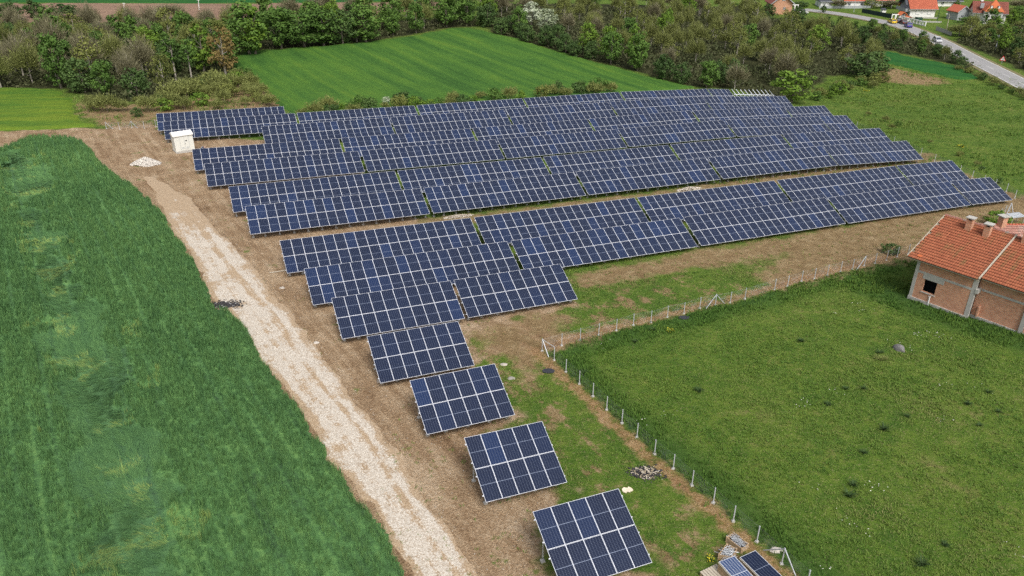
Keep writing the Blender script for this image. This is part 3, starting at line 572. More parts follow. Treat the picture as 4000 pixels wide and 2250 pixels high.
MT['tile_brown'] = tile_mat('brown_tile', (.20, .06, .045), (.27, .09, .06), (.13, .07, .05), .4)
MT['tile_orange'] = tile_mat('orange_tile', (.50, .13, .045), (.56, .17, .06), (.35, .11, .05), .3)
def roof_tiles(x0, x1, y0, z0, y1, z1, tw=.20, rh=.335, jag=0.):
    """overlapping pan tiles laid course by course on the slope (x along the eave)"""
    L = math.hypot(y1 - y0, z1 - z0); uy, uz = (y1 - y0) / L, (z1 - z0) / L; ny, nz_ = -uz, uy; rows = int(L / rh) + 1; V = []; Fq = []; tint = []
    for r in range(rows):
        a, b = r * rh - .04, min((r + 1) * rh, L); nco = int((x1 - x0) / tw)
        xa = x0 + (jag * (random.random() - .3) * 2 if jag else 0)
        for k in range(nco):
            xl = max(xa, x0 + k * tw) if k == 0 else x0 + k * tw; tt = random.random() * .7 + .3 * (random.random() < .08); lift = .012 * random.random()
            i = len(V); prof = ((0, 0), (.25, .035), (.5, .02), (.75, .0), (1, .0))
            for (s, hb) in ((a, .095 + lift), (b, .022)):
                for (fx_, ph) in prof:
                    hh = hb + ph; V.append((xl + fx_ * tw, y0 + uy * s + ny * hh, z0 + uz * s + nz_ * hh)); tint.append(tt)
            for q in range(4): Fq.append((i + q, i + q + 1, i + q + 6, i + q + 5))
            i2 = len(V)
            for (fx_, ph) in prof:                # front lip, coloured dark to draw the shadow line of each course
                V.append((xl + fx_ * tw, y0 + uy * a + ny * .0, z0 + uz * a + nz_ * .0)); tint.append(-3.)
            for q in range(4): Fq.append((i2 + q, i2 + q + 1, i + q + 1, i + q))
    return np.array(V), np.array(Fq), np.array(tint)
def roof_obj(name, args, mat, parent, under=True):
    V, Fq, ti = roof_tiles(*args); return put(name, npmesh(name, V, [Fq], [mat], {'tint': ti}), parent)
bh = thing('brick_house', (BA[0], BA[1], BA[2]), 'unfinished bare brick house with orange tiled roof and concrete columns by the meadow', 'house', BRZ)
ZE, ZR, OV, SL, XR, DD = 4.22, 6.70, .53, .82, 5.44, 5.67
zs = lambda y: ZE + (ZR - ZE) * (y + OV) / (DD + OV)
WX = 5.16; XE = 13.5
m = MB()                                         # front wall of the nearer half, with the window hole
for bx_ in (((.25, 1.0), (.25, 3.85)), ((2.14, 5.0), (.25, 3.85)), ((1.0, 2.14), (.25, 1.18)), ((1.0, 2.14), (2.42, 3.85))):
    (a, b), (c_, d_) = bx_; m.box(((a + b) / 2, .12, (c_ + d_) / 2), (b - a, .24, d_ - c_))
m.box((.12, 5.4, 2.05), (.24, 10.3, 3.6)); m.box((5.03, 5.4, 2.05), (.22, 10.0, 3.6))
m.prism([(0.01, .1, 3.85), (0.01, DD, zs(DD) - .15), (0.01, 2 * DD, 3.85)], (.22, 0, 0))
m.build('wall', 'brick', bh)
m = MB(); m.box((7.3, .72, 2.05), (4.0, .24, 3.6)); m.box((11.5, .72, 2.05), (3.8, .24, 3.6)); m.box((5.9, .45, 1.0), (.12, .5, 1.0)); m.box((9.4, 5.5, 2), (.2, 9, 3.4)); m.build('wall', 'brick', bh)
m = MB(); m.box((9.4 / 2 + 2, 8.5, 2), (13, .24, 3.8)); m.build('back_wall', 'brick', bh)
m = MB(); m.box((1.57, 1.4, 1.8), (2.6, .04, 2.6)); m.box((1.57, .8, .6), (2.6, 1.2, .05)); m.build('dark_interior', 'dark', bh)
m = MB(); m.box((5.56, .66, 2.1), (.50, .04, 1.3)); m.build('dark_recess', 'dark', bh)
for x_, y_, zt, wd in ((.14, .11, 4.0, .30), (WX, .12, 4.05, .36), (9.42, .60, 3.9, .34)):
    m = MB(); m.box((x_, y_, zt / 2 - .1), (wd, .30, zt + .2)); m.build('concrete_column', 'concrete', bh)
m = MB(); m.box((2.65, .105, 2.98), (4.72, .26, .22)); m.build('concrete_beam', 'concrete', bh)
m = MB(); m.box((1.75, .10, 2.66), (1.9, .255, .44)); m.build('lintel', 'concrete', bh)
m = MB(); m.box((5.45, .30, 2.92), (.24, .75, .40)); m.build('concrete_beam', 'concrete', bh)
m = MB(); m.box((7.45, .70, 2.98), (3.62, .27, .20)); m.box((11.5, .70, 2.98), (3.6, .27, .20)); m.build('concrete_beam', 'concrete', bh)
m = MB(); m.box((2.6, .06, .02), (5.3, .3, .62)); m.box((9.2, .64, .06), (8.2, .3, .75)); m.build('plinth', 'concrete', bh)
m = MB(); m.box((1.57, .08, 1.13), (1.3, .3, .07)); m.build('window_sill', 'concrete', bh)
m = MB(); m.tube([(1.85, -.07, .95), (1.86, -.08, .5), (1.9, -.08, .12)], [.05, .06, .05], 6); m.bar((1.80, -.07, .6), (1.84, -.07, .1), .05); m.box((1.85, -.06, .93), (.2, .04, .07)); m.build('drain_pipe', 'white', bh)
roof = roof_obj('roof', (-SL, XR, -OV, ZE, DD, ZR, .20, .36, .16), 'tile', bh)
m = MB(); m.prism([(-SL + .1, -OV + .05, ZE - .02), (-SL + .1, DD, ZR - .02), (-SL + .1, DD, ZR - .14), (-SL + .1, -OV + .05, ZE - .14)], (XR + SL - .12, 0, 0)); m.build('roof_deck', 'oldwood', roof)
y2 = -.05; z2 = zs(y2) - .17
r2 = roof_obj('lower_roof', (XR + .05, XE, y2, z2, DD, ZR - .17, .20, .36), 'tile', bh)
m = MB(); m.prism([(XR + .1, y2 + .05, z2 - .02), (XR + .1, DD, ZR - .19), (XR + .1, DD, ZR - .3), (XR + .1, y2 + .05, z2 - .14)], (XE - XR - .1, 0, 0)); m.build('roof_deck', 'oldwood', r2)
m = MB(); m.prism([(-SL, DD, ZR), (-SL, 2 * DD + OV, ZE), (-SL, 2 * DD + OV, ZE - .12), (-SL, DD, ZR - .12)], (XE + SL, 0, 0)); m.build('rear_roof', 'tile', bh)
m = MB(); m.bar((XR + .02, -OV - .02, ZE + .10), (XR + .02, DD, ZR + .10), .10, .16); m.build('verge_flashing', 'oldwood', bh)
m = MB(); m.bar((-SL - .02, -OV, ZE + .02), (-SL - .02, DD, ZR + .02), .07, .12); m.build('verge_board', 'oldwood', bh)
m = MB()
for k in range(44): m.box((-SL + .1 + k * .32, DD + .03, ZR + .08 - (.17 if k * .32 - SL > XR else 0)), (.30, .26, .12), 0, Matrix.Rotation(.06 * random.random(), 3, 'Y'), .7)
m.build('ridge_tiles', 'tile_old', bh)
MB().box((.1, -.15, zs(-.15) + .13), (.34, .28, .04), 0, Matrix.Rotation(.4, 3, 'X')).build('loose_tile', 'tile_orange', bh)
def chimney(x_, y_, h_, wd=.52):
    zb = zs(y_); m = MB(); m.box((x_, y_, zb + h_ / 2 - .3), (wd, wd, h_ + .6)); c = m.build('chimney', 'brick', bh)
    m = MB()
    for sx in (-1, 1):
        for sy in (-1, 1): m.box((x_ + sx * wd * .4, y_ + sy * wd * .4, zb + h_ + .1), (.12, .12, .2))
    m.build('vent_pier', 'brick', c)
    MB().box((x_, y_, zb + h_ + .24), (wd + .22, wd + .22, .09)).build('chimney_cap', 'concrete', c)
    MB().box((x_, y_, zb + h_ + .08), (wd * .7, wd * .7, .16)).build('flue', 'dark', c)
chimney(1.78, 4.75, .95); chimney(3.42, 4.6, .95); chimney(6.35, 5.35, 1.05)
# older house behind
P1 = gp(3500 + 1085 / 2.898, 820 + 195 / 2.898, 3.6); P2 = gp(3500 + 1470 / 2.898, 820 + 62 / 2.898, 5.0); d_ = P2 - P1
Lr = math.hypot(d_[0], d_[1]); oh = thing('old_house', (P1[0], P1[1], float(gz(P1[0], P1[1]))), 'old low house with weathered pinkish tiles behind the unfinished brick house', 'house', math.atan2(d_[1], d_[0]))
zr = 3.9
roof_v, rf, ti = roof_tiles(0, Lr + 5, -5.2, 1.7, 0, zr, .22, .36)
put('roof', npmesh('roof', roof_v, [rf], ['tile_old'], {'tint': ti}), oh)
m = MB(); m.prism([(0, 0, zr - .02), (0, 4.5, 2.2), (0, 4.5, 2.05), (0, 0, zr - .15)], (Lr + 5, 0, 0)); m.build('rear_roof', 'tile_old', oh)
m = MB()
for k in range(34): m.box((.15 + k * .33, 0, zr + .06), (.3, .24, .13), 0, None, .7)
m.build('ridge_tiles', 'tile_red', oh)
m = MB(); m.box((Lr / 2 + 2.7, -.4, .85), (Lr + 4.6, 8.6, 1.75)); m.prism([(.25, -4.6, 1.7), (.25, 0, zr - .2), (.25, 4, 1.9)], (.2, 0, 0)); m.build('wall', 'grey', oh)
hc = gp(3500 + 1195 / 2.898, 820 + 165 / 2.898, 4.0)
t = thing('brick_chimney', (hc[0], hc[1], float(gz(hc[0], hc[1]))), 'square brick chimney with a concrete cap standing behind the ridge by the garden fence', 'chimney', .3)
MB().box((0, 0, 2.45), (.62, .62, 4.9)).build('shaft', 'brick', t); MB().box((0, 0, 4.95), (.9, .9, .1)).build('chimney_cap', 'concrete', t)
hp = gp(3640 + 1330 / 4.044, 700 + 575 / 4.044, .9); t = thing('panel_table', (hp[0], hp[1], float(gz(hp[0], hp[1]))), 'small pale slatted metal sheet on a low stand beside the garden fence', 'sheet', .25)
m = MB()
for k in range(7): m.box((0, -.5 + k * .17, .9 + k * .02), (1.9, .15, .03))
m.build('sheet', 'galv', t); m = MB(); [m.box((sx, sy, .43), (.08, .08, .86)) for sx in (-.85, .85) for sy in (-.45, .45)]; m.build('stand', 'oldwood', t)
# ------------------------------------------------------------------ white kiosk
ka = gp(600 + 218 / 2.4267, 400 + 487 / 2.4267); kb = gp(600 + 397 / 2.4267, 400 + 466 / 2.4267); kd = kb - ka; KW = float(np.hypot(kd[0], kd[1]))
t = thing('transformer_kiosk', ka, 'white metal transformer kiosk with double doors and ribbed roof on the bare soil', 'kiosk', math.atan2(kd[1], kd[0]))
KH, KD = 2.35, 1.9
MB().box((KW / 2, KD / 2, .10), (KW + .1, KD + .1, .36)).build('base', 'concrete', t)
MB().box((KW / 2, KD / 2, .2 + KH / 2), (KW, KD, KH)).build('body', 'cream', t)
m = MB(); m.prism([(-.1, -.16, KH + .17), (-.1, -.16, KH + .27), (-.1, KD * .55, KH + .62), (-.1, KD + .15, KH + .3), (-.1, KD + .15, KH + .18)], (KW + .2, 0, 0)); rf_ = m.build('roof', 'white', t)
m = MB()
for k in range(7): m.bar((.05 + k * (KW - .1) / 6, -.15, KH + .29), (.05 + k * (KW - .1) / 6, KD * .55, KH + .64), .06, .05)
m.build('roof_rib', 'white', rf_)
for k, (xa, xb) in enumerate(((.30, .515), (.525, .74))):
    d = MB().box((KW * (xa + xb) / 2, -.015, .25 + KH * .48), (KW * (xb - xa), .03, KH * .88)).build('door', 'cream', t)
    m = MB()
    for sx in (xa, xb): m.box((KW * sx, -.032, .25 + KH * .48), (.012, .006, KH * .88))
    m.build('door_seam', 'grey', d)
    m = MB(); [m.box((KW * (xa + xb) / 2, -.035, .55 + j * .06), (.34, .012, .03)) for j in range(5)]; m.build('vent', 'galv', d)
    if k: MB().box((KW * (xa + .035), -.045, 1.32), (.035, .04, .2)).build('handle', 'black', d); MB().box((KW * .62, -.034, 1.72), (.26, .008, .16)).build('warning_plate', 'black', d)
for xs_ in (.28, .76): MB().box((KW * xs_, -.006, .25 + KH * .48), (.015, .012, KH * .9)).build('panel_seam', 'grey', t)
# ------------------------------------------------------------------ person bending behind the panels
pp = gp(785, 586, .75); pz = float(gz(pp[0], pp[1]))
def skin_body(name, verts, edges, rad, mat, parent):
    me = bpy.data.meshes.new(name); me.from_pydata(verts, edges, []); o = put(name, me, parent); me.materials.append(MT[mat])
    md = o.modifiers.new('skin', 'SKIN'); o.modifiers.new('sub', 'SUBSURF').levels = 1; o.modifiers['sub'].render_levels = 1
    for v, r in zip(me.skin_vertices[0].data, rad): v.radius = (r, r)
    me.skin_vertices[0].data[0].use_root = True; return o
pr = thing('person', (pp[0], pp[1], pz), 'person in dark navy clothes bending over behind a panel row near the white kiosk', 'person', .35)
bv = [(0, 0, .86), (.18, 0, 1.02), (.38, .0, 1.10), (.52, 0, 1.10), (.62, 0, 1.14), (.72, 0, 1.20), (.46, -.19, 1.06), (.62, -.24, .86), (.80, -.22, .98), (.88, -.2, 1.04), (.46, .19, 1.06), (.60, .24, .80), (.74, .2, .60), (.82, .2, .54), (.02, -.12, .82), (.12, -.14, .46), (0, -.14, .08), (.16, -.14, .04), (.02, .12, .82), (.12, .14, .46), (-.02, .14, .08), (.14, .14, .04)]
be = [(0, 1), (1, 2), (2, 3), (3, 4), (4, 5), (3, 6), (6, 7), (7, 8), (8, 9), (3, 10), (10, 11), (11, 12), (12, 13), (0, 14), (14, 15), (15, 16), (16, 17), (0, 18), (18, 19), (19, 20), (20, 21)]
skin_body('body', bv, be, [.13, .15, .16, .13, .055, .095, .06, .05, .04, .035, .06, .05, .04, .035, .085, .065, .045, .04, .085, .065, .045, .04], 'skin', pr)
skin_body('jacket', [(-.02, 0, .88), (.18, 0, 1.03), (.38, 0, 1.11), (.54, 0, 1.10), (.46, -.19, 1.07), (.55, -.23, .95), (.46, .19, 1.07), (.60, .24, .82)], [(0, 1), (1, 2), (2, 3), (3, 4), (4, 5), (3, 6), (6, 7)], [.15, .175, .185, .14, .085, .07, .085, .07], 'navy', pr)
skin_body('trousers', [(0, 0, .84), (.02, -.12, .82), (.12, -.14, .46), (0, -.14, .12), (.02, .12, .82), (.12, .14, .46), (-.02, .14, .12)], [(0, 1), (1, 2), (2, 3), (0, 4), (4, 5), (5, 6)], [.15, .11, .085, .07, .11, .085, .07], 'navy', pr)
skin_body('hair', [(.74, 0, 1.26), (.69, 0, 1.27), (.65, 0, 1.22)], [(0, 1), (1, 2)], [.06, .075, .06], 'oldwood', pr)
MB().box((.20, -.06, 1.195), (.20, .22, .02), 0, Matrix.Rotation(-.35, 3, 'Y')).build('back_print', 'white', pr)
for k, hv in enumerate(((.90, -.2, 1.06), (.84, .2, .52))):
    m = MB(); m.box(hv, (.09, .08, .03))
    for j, ln in enumerate((.07, .08, .085, .07)): m.tube([(hv[0] + .04, hv[1] - .03 + j * .02, hv[2]), (hv[0] + .04 + ln * .6, hv[1] - .03 + j * .02, hv[2] - .01), (hv[0] + .04 + ln, hv[1] - .03 + j * .02, hv[2] - .03)], [.009, .009, .007], 5)
    m.tube([(hv[0], hv[1] + .04, hv[2]), (hv[0] + .05, hv[1] + .07, hv[2] - .01)], [.011, .009], 5); m.build('hand', 'skin', pr)
# ------------------------------------------------------------------ heaps and litter on the site
def stone_heap(name, c, rx, ry, h, n, label, cat, mat, r0=.04, r1=.11, rz=0.):
    r = np.sqrt(rng.random(n)); a = rng.uniform(0, 6.283, n); lump = .9 + .22 * vnoise(np.cos(a) * 3 + 9, np.sin(a) * 3, 1., 91); r = r * lump
    x = r * np.cos(a) * rx; y = r * np.sin(a) * ry; z = h * np.clip(1 - r, 0, 1) ** .85 + .01; cr, sr = math.cos(rz), math.sin(rz)
    pts = np.stack([x * cr - y * sr, x * sr + y * cr, z], 1); pts[:, 2] += gz(c[0] + pts[:, 0], c[1] + pts[:, 1]) - gz(c[0], c[1])
    o = put(name, heap_mesh(name, 0, r0, r1, pts, mat)); o.location = (c[0], c[1], float(gz(c[0], c[1]))); return tag(o, label, cat)
stone_heap('gravel_heap', gp(572, 640), 2.0, 1.5, 1.0, 2600, 'pale heap of crushed stone beside the gravel track near the white kiosk', 'gravel heap', 'whitestone', .04, .12)
stone_heap('rubble_heap', gp(2692, 741), 2.0, .55, .4, 420, 'low pale rubble heap lying between two rows of solar tables', 'rubble heap', 'pebble', .05, .14, .4)
stone_heap('rubble_patch', gp(1790, 846), 1.9, .6, .18, 420, 'thin scatter of grey stones in the gap between two panel rows', 'rubble heap', 'pebble', .03, .1, .4)
def junk(name, c, rx, ry, n, mats, label, cat, L=.5, up=.2, w_=.05):
    t = thing(name, c, label, cat)
    for mname, frac, nm in mats:
        m = MB()
        for k in range(int(n * frac)):
            a = random.uniform(0, 6.28); r = math.sqrt(random.random()); p = Vector((rx * r * math.cos(a), ry * r * math.sin(a), .03 + up * random.random() * (1 - r))); d = Vector((random.uniform(-1, 1), random.uniform(-1, 1), random.uniform(-.25, .35))).normalized() * L * random.uniform(.3, 1)
            m.bar(p - d / 2, p + d / 2, w_ * random.uniform(.4, 1.6), .02 + .02 * random.random())
        m.build(nm, mname, t)
    return t
MT['ash'] = flat('ash', (.045, .042, .045), .95, 0, .5, 12)
t = junk('burnt_heap', gp(2522, 1850), .95, .62, 130, [('ash', .55, 'charred_wood'), ('oldwood', .25, 'broken_board'), ('straw', .2, 'scrap')], 'burnt heap of charred boards on the grass between tables and fence', 'burnt heap', .42, .22, .06)
put('ash_bed', heap_mesh('a', 0, .03, .1, np.stack([rng.normal(0, .42, 500), rng.normal(0, .28, 500), rng.random(500) * .05], 1), 'ash', .3), t)
t = junk('ash_heap', gp(880, 1192), 1.25, .75, 60, [('ash', .8, 'charred_wood'), ('white', .2, 'scrap')], 'dark ash heap with white scraps between the crop and the gravel track', 'ash heap', .35, .1, .04)
put('ash_bed', heap_mesh('a', 0, .03, .12, np.stack([rng.normal(0, .6, 900), rng.normal(0, .36, 900), rng.random(900) * .05], 1), 'ash', .3), t)
def sheet(name, px, pts, mat, label, cat, h=.05, rz=0.):
    c = gp(*px); m = MB(); m.prism([(x_, y_, .02 + .05 * random.random()) for x_, y_ in pts], (0, 0, h)); o = m.build(name, mat); o.location = c; o.rotation_euler = (0, 0, rz); return tag(o, label, cat)
MT['foam'] = flat('cream_board', (.72, .62, .48), .9, 0, .1)
sheet('torn_board', (2450, 1918), [(-.34, .05), (-.2, .22), (.05, .2), (.1, .28), (.3, .16), (.36, -.02), (.2, -.12), (.12, -.22), (0, -.12), (-.1, -.24), (-.28, -.14)], 'foam', 'torn cream board lying on grass by the nearest solar table', 'board')
for px, lb in (((2671, 1243), 'dark plastic mat lying in meadow grass just outside the fence'), ((2143, 1452), 'dark plastic mat lying in yard grass inside the fence corner')):
    sheet('plastic_mat', px, [(-.45, -.2), (-.1, -.3), (.35, -.22), (.5, .05), (.2, .3), (-.3, .26), (-.5, .06)], 'black', lb, 'mat', .06)
sheet('timber_plank', (1088, 1063), [(-.85, -.06), (.85, -.05), (.85, .06), (-.85, .05)], 'oldwood', 'pale timber plank on the soil beside a table corner near the track', 'plank', .05, .35)
def rock(px, s, label, mat='rock', nm='boulder', fl=.6, seed=1):
    import bmesh
    bm = bmesh.new(); bmesh.ops.create_icosphere(bm, subdivisions=3, radius=1)
    for v in bm.verts:
        k = .78 + .5 * float(fbm(v.co.x * 2 + seed * 7, v.co.y * 2 + v.co.z * 1.7, 1., seed)); v.co *= k; v.co.z *= fl
    bm.transform(Matrix.Diagonal((s[0], s[1], s[2], 1))); me = bpy.data.meshes.new(nm); bm.to_mesh(me); bm.free(); me.materials.append(MT[mat]); o = put(nm, me); o.location = gp(*px); return tag(o, label, 'rock')
MT['greyrock'] = flat('grey_rock', (.17, .165, .16), .95, 0, .5, 14)
o = rock((3511, 1366), (.34, .52, .50), 'pointed grey rock half sunk in the meadow below the brick house', 'greyrock', 'boulder', .9, 3); o.rotation_euler = (.2, .1, .5)
c = gp(3432, 1402); tag(put('dry_grass_lump', blades(np.repeat(c[None] + (0, 0, 0), 9, 0) + np.stack([rng.normal(0, .3, 9), rng.normal(0, .2, 9), np.zeros(9)], 1), 26, .24, .035, .3, .2, .97, mats=('grassblade',))), 'matted lump of dry straw in the meadow beside the grey rock', 'straw clump')
for px, s, lb in (((1102, 1126), (.3, .22, .2), 'pale flat stone on the soil beside a table corner near the track'), ((1236, 1340), (.25, .2, .2), 'small pale stone at the track edge beside the long solar tables'), ((1482, 1490), (.22, .2, .22), 'white stone at the corner of a small solar table'), ((1998, 1478), (.3, .2, .15), 'grey stone in grass beside a small table, nearer the fence'), ((1968, 1424), (.28, .2, .12), 'pale stone slab in grass behind a small table'), ((3070 - 38, 2150), (.34, .22, .2), 'white concrete lump at the foot of the fence brace by stacked panels')):
    rock(px, s, lb, 'whitestone' if 'white' in lb or 'pale' in lb else 'rock', 'loose_stone', .7, int(px[0]))
# ------------------------------------------------------------------ crates and stacked panels by the fence
def tpix(x, y): return 2760 + x / 6.44, 2050 + y / 6.44
def crate(rim, h, label, strips, seed):
    """rim: 4 pixels of the top edge, going round"""
    R_ = [Vector(gp(*tpix(*q), h)) for q in rim]; c = sum(R_, Vector()) / 4; zb = float(gz(c.x, c.y)); t = thing('wooden_crate', (c.x, c.y, zb), label, 'crate', 0, 'wooden crates of metal offcuts')
    P = [Vector((q.x - c.x, q.y - c.y, 0)) for q in R_]
    for k in range(4):
        a, b = P[k], P[(k + 1) % 4]; d = (b - a).normalized(); m = MB()
        for j in range(3): z = h * (.17 + j * .33); m.bar(a + d * .02 + Vector((0, 0, z)), b - d * .02 + Vector((0, 0, z)), .03, h * .29)
        m.build('side_boards', 'wood', t)
        MB().bar(a * .96 + Vector((0, 0, .0)), a * .96 + Vector((0, 0, h + .02)), .07).build('corner_post', 'wood', t)
    m = MB(); m.prism([p * .95 + Vector((0, 0, .05)) for p in P], (0, 0, .03)); m.build('bottom', 'dark', t)
    o = thing('metal_offcuts', (c.x, c.y, zb + h * .4), strips[0], 'scrap', 0, 'offcuts heaped in the crates'); m = MB(); random.seed(seed); ax = (P[1] - P[0] if (P[1] - P[0]).length > (P[2] - P[1]).length else P[2] - P[1]); Lx = ax.length; ax = ax.normalized(); ay = Vector((-ax.y, ax.x, 0))
    m2 = MB(); m2.prism([p * .8 + Vector((0, 0, -.08)) for p in P], (0, 0, .05)); m2.build('dark_scrap', 'ash', o)
    for k in range(strips[1]):
        wob = strips[2]; p = ax * random.uniform(-.3, .3) * Lx + ay * random.uniform(-.22, .22) + Vector((0, 0, .05 + random.random() * .22)); an = random.gauss(0, wob); d = (ax * math.cos(an) + ay * math.sin(an)) * random.uniform(.25, .5) * Lx; bend = Vector((random.uniform(-.1, .1), random.uniform(-.1, .1), random.uniform(.0, .12)))
        m.tube([p - d * .9, p + bend, p + d * .9 + Vector((0, 0, random.uniform(-.05, .1)))], [.011, .011, .011], 4)
    m.build('metal_strip', 'galv', o); random.seed(seed + 1); return t
crate([(500, 300), (690, 195), (1060, 470), (890, 590)], .42, 'long wooden crate of straight metal strips, the one closer to the fence', ('bundle of long pale metal strips lying along the crate closer to the fence', 42, .22), 5)
crate([(300, 740), (510, 480), (765, 600), (640, 800)], .45, 'square wooden crate of tangled metal offcuts touching the stacked panels', ('tangle of bent metal offcuts in the square crate', 60, 1.2), 9)
def panel_stack(a_px, b_px, h, length, label, plabel, mat, nlay, far_px):
    a = Vector(gp(*tpix(*a_px), h)); b = Vector(gp(*tpix(*b_px), h)); x_ = b - a; x_.z = 0; wd = x_.length; x_ = x_.normalized(); y_ = Vector((-x_.y, x_.x, 0)); fq = Vector(gp(*tpix(*far_px), h)) - a
    if y_.dot(fq) < 0: y_ = -y_
    zb = float(gz(a.x, a.y)); rz = math.atan2(x_.y, x_.x); flip = Vector((-math.sin(rz), math.cos(rz), 0)).dot(y_) < 0
    t = thing('panel_pallet', (a.x, a.y, zb), label, 'pallet', rz, 'pallets of spare panels'); sg = -1 if flip else 1; hz = h
    m = MB()
    for k in range(nlay): z = .12 + k * (hz - .2) / nlay; m.box((wd / 2, sg * length / 2, z), (wd + .02 * (k % 2), length, (hz - .2) / nlay * .62)); 
    m.build('wooden_packing', 'wood', t)
    for xx in (.06, wd - .06): MB().box((xx, sg * length / 2, hz / 2 - .03), (.09, length + .04, .06)).build('pallet_board', 'oldwood', t)
    m = MB(); m.box((wd / 2, sg * length / 2, hz - .06), (wd + .05, length + .05, .07)); m.build('packing_lid', 'oldwood', t)
    o = thing('stacked_panel', (a.x, a.y, zb + hz + .02), plabel, 'solar panel', rz, 'spare panels on the pallets'); pm = panel_mesh(mat); q = put('panel_face', pm, o)
    q.scale = ((wd - .02) / (W - .018), length / PL, 1); q.location = (.01, 0 if sg > 0 else -length, .02)
panel_stack((305, 940), (700, 795), .95, 2.15, 'pallet stack of slatted wood under the pale blue panel', 'pale blue solar panel with wide white grid lying on a wooden stack', 'cells_pale', 6, (640, 1288))
panel_stack((835, 830), (1225, 660), .8, 2.15, 'pallet with pale boards under the dark panel next to the fence', 'dark navy solar panel lying on a pallet next to the fence', 'cells', 3, (1400, 1288))
c = gp(*tpix(215, 1245), .35); t = thing('low_pallet', (c[0], c[1], float(gz(c[0], c[1]))), 'low pallet of bare pale boards at the bottom edge beside the slatted stack', 'pallet', .5)
m = MB(); [m.box((-.5 + k * .17, 0, .30), (.14, 1.1, .03)) for k in range(7)]; m.build('deck_boards', 'oldwood', t); m = MB(); [m.box((0, -.45 + k * .45, .14), (1.15, .1, .28)) for k in range(3)]; m.build('bearer', 'wood', t)
# ------------------------------------------------------------------ road
def pj(p):
    d = ROT @ (np.asarray(p, float) - (0, 0, CZ)); return 2000 + F * d[0] / d[2], 1125 + F * d[1] / d[2]
def up(p, py):                               # height above p that reaches picture row py
    lo_, hi_ = 0., 40.
    for _ in range(40):
        md = (lo_ + hi_) / 2
        if pj((p[0], p[1], p[2] + md))[1] > py: lo_ = md
        else: hi_ = md
    return lo_
RR = [(4150, 378), (4060, 336), (4000, 308.6), (3912, 264), (3776, 202), (3671, 145.6), (3580, 112), (3525, 93), (3480, 84), (3427, 76), (3384, 68), (3342, 60), (3300, 54), (3211, 43), (3130, 34)]
RL = [(4150, 440), (4060, 392), (4000, 359), (3854, 283), (3753, 227), (3667, 180), (3590, 140), (3530, 114), (3470, 97), (3427, 88), (3384, 78), (3333, 69), (3300, 62), (3241, 53), (3140, 42)]
g = G('asphalt'); P = g.pos(); n2 = g.noise(P, .35, 5); n3 = g.noise(P, 9, 3, .8)
g.col(g.mix(g.ma('ADD', g.ma('MULTIPLY', n2, .6), g.ma('MULTIPLY', n3, .4)), (.20, .20, .205), (.36, .355, .35))).set(Roughness=.9); MT['asphalt'] = g.m
MT['roadpaint'] = flat('road_paint', (.62, .62, .60), .8, 0, .2, 8)
def cat_(P, n):                              # resample polyline smoothly by arc length
    P = np.array(P); s = np.concatenate([[0], np.cumsum(np.hypot(*np.diff(P, axis=0).T))]); t = np.linspace(0, s[-1], n); Q_ = np.stack([np.interp(t, s, P[:, i]) for i in (0, 1)], 1)
    for _ in range(30): Q_[1:-1] = (Q_[:-2] + 2 * Q_[1:-1] + Q_[2:]) / 4
    return Q_
rA = cat_([gp(*q)[:2] for q in RL], 120); rB = cat_([gp(*q)[:2] for q in RR], 120)
rC = (rA + rB) / 2; dr_ = np.gradient(rC, axis=0); dr_ /= np.hypot(*dr_.T)[:, None]; nr_ = np.stack([-dr_[:, 1], dr_[:, 0]], 1); hw = 3.1
def strip(name, o0, o1, i0, i1, mat, dz, parent=None):
    A = rC[i0:i1] + nr_[i0:i1] * o0; B = rC[i0:i1] + nr_[i0:i1] * o1; n = len(A); z = gz(rC[i0:i1, 0], rC[i0:i1, 1]) + dz
    V = np.concatenate([np.c_[A, z], np.c_[B, z]]); i = np.arange(n - 1); return put(name, npmesh(name, V, [np.stack([i, i + 1, i + 1 + n, i + n], 1)], [mat], None, True), parent)
# a finer sampling for the dashes
rC = cat_(rC, 900); dr_ = np.gradient(rC, axis=0); dr_ /= np.hypot(*dr_.T)[:, None]; nr_ = np.stack([-dr_[:, 1], dr_[:, 0]], 1)
seg = float(np.hypot(*(rC[1] - rC[0]))); rd = tag(strip('road', -hw, hw, 0, 900, 'asphalt', .16), 'grey two lane asphalt road with white edge lines', kind='structure')
strip('edge_line', -hw + .12, -hw + .30, 0, 900, 'roadpaint', .166, rd); strip('edge_line', hw - .30, hw - .12, 0, 900, 'roadpaint', .166, rd)
kd_ = max(2, int(5 / seg)); gap_ = int(10 / seg)
for i in range(0, 500, gap_): strip('centre_dash', -.07, .07, i, i + kd_, 'roadpaint', .166, rd)
v_ = MT['ground']
sh = strip('road_verge', -hw - 1.3, hw + 1.3, 0, 900, 'gravel_verge' if 'gravel_verge' in MT else flat('verge', (.17, .15, .07), .95, 0, .5, 3), .10); tag(sh, 'narrow grassy verge along both road edges', kind='structure')
pk = np.array([gp(*q)[:2] for q in [(3478, 92), (3552, 118), (3575, 108), (3545, 99), (3500, 87)]]); m = MB(); m.q([(a, b, float(gz(a, b)) + .13) for a, b in pk]); tag(m.build('pavement', 'asphalt'), 'grey parking apron in front of the white arched wall', kind='structure')
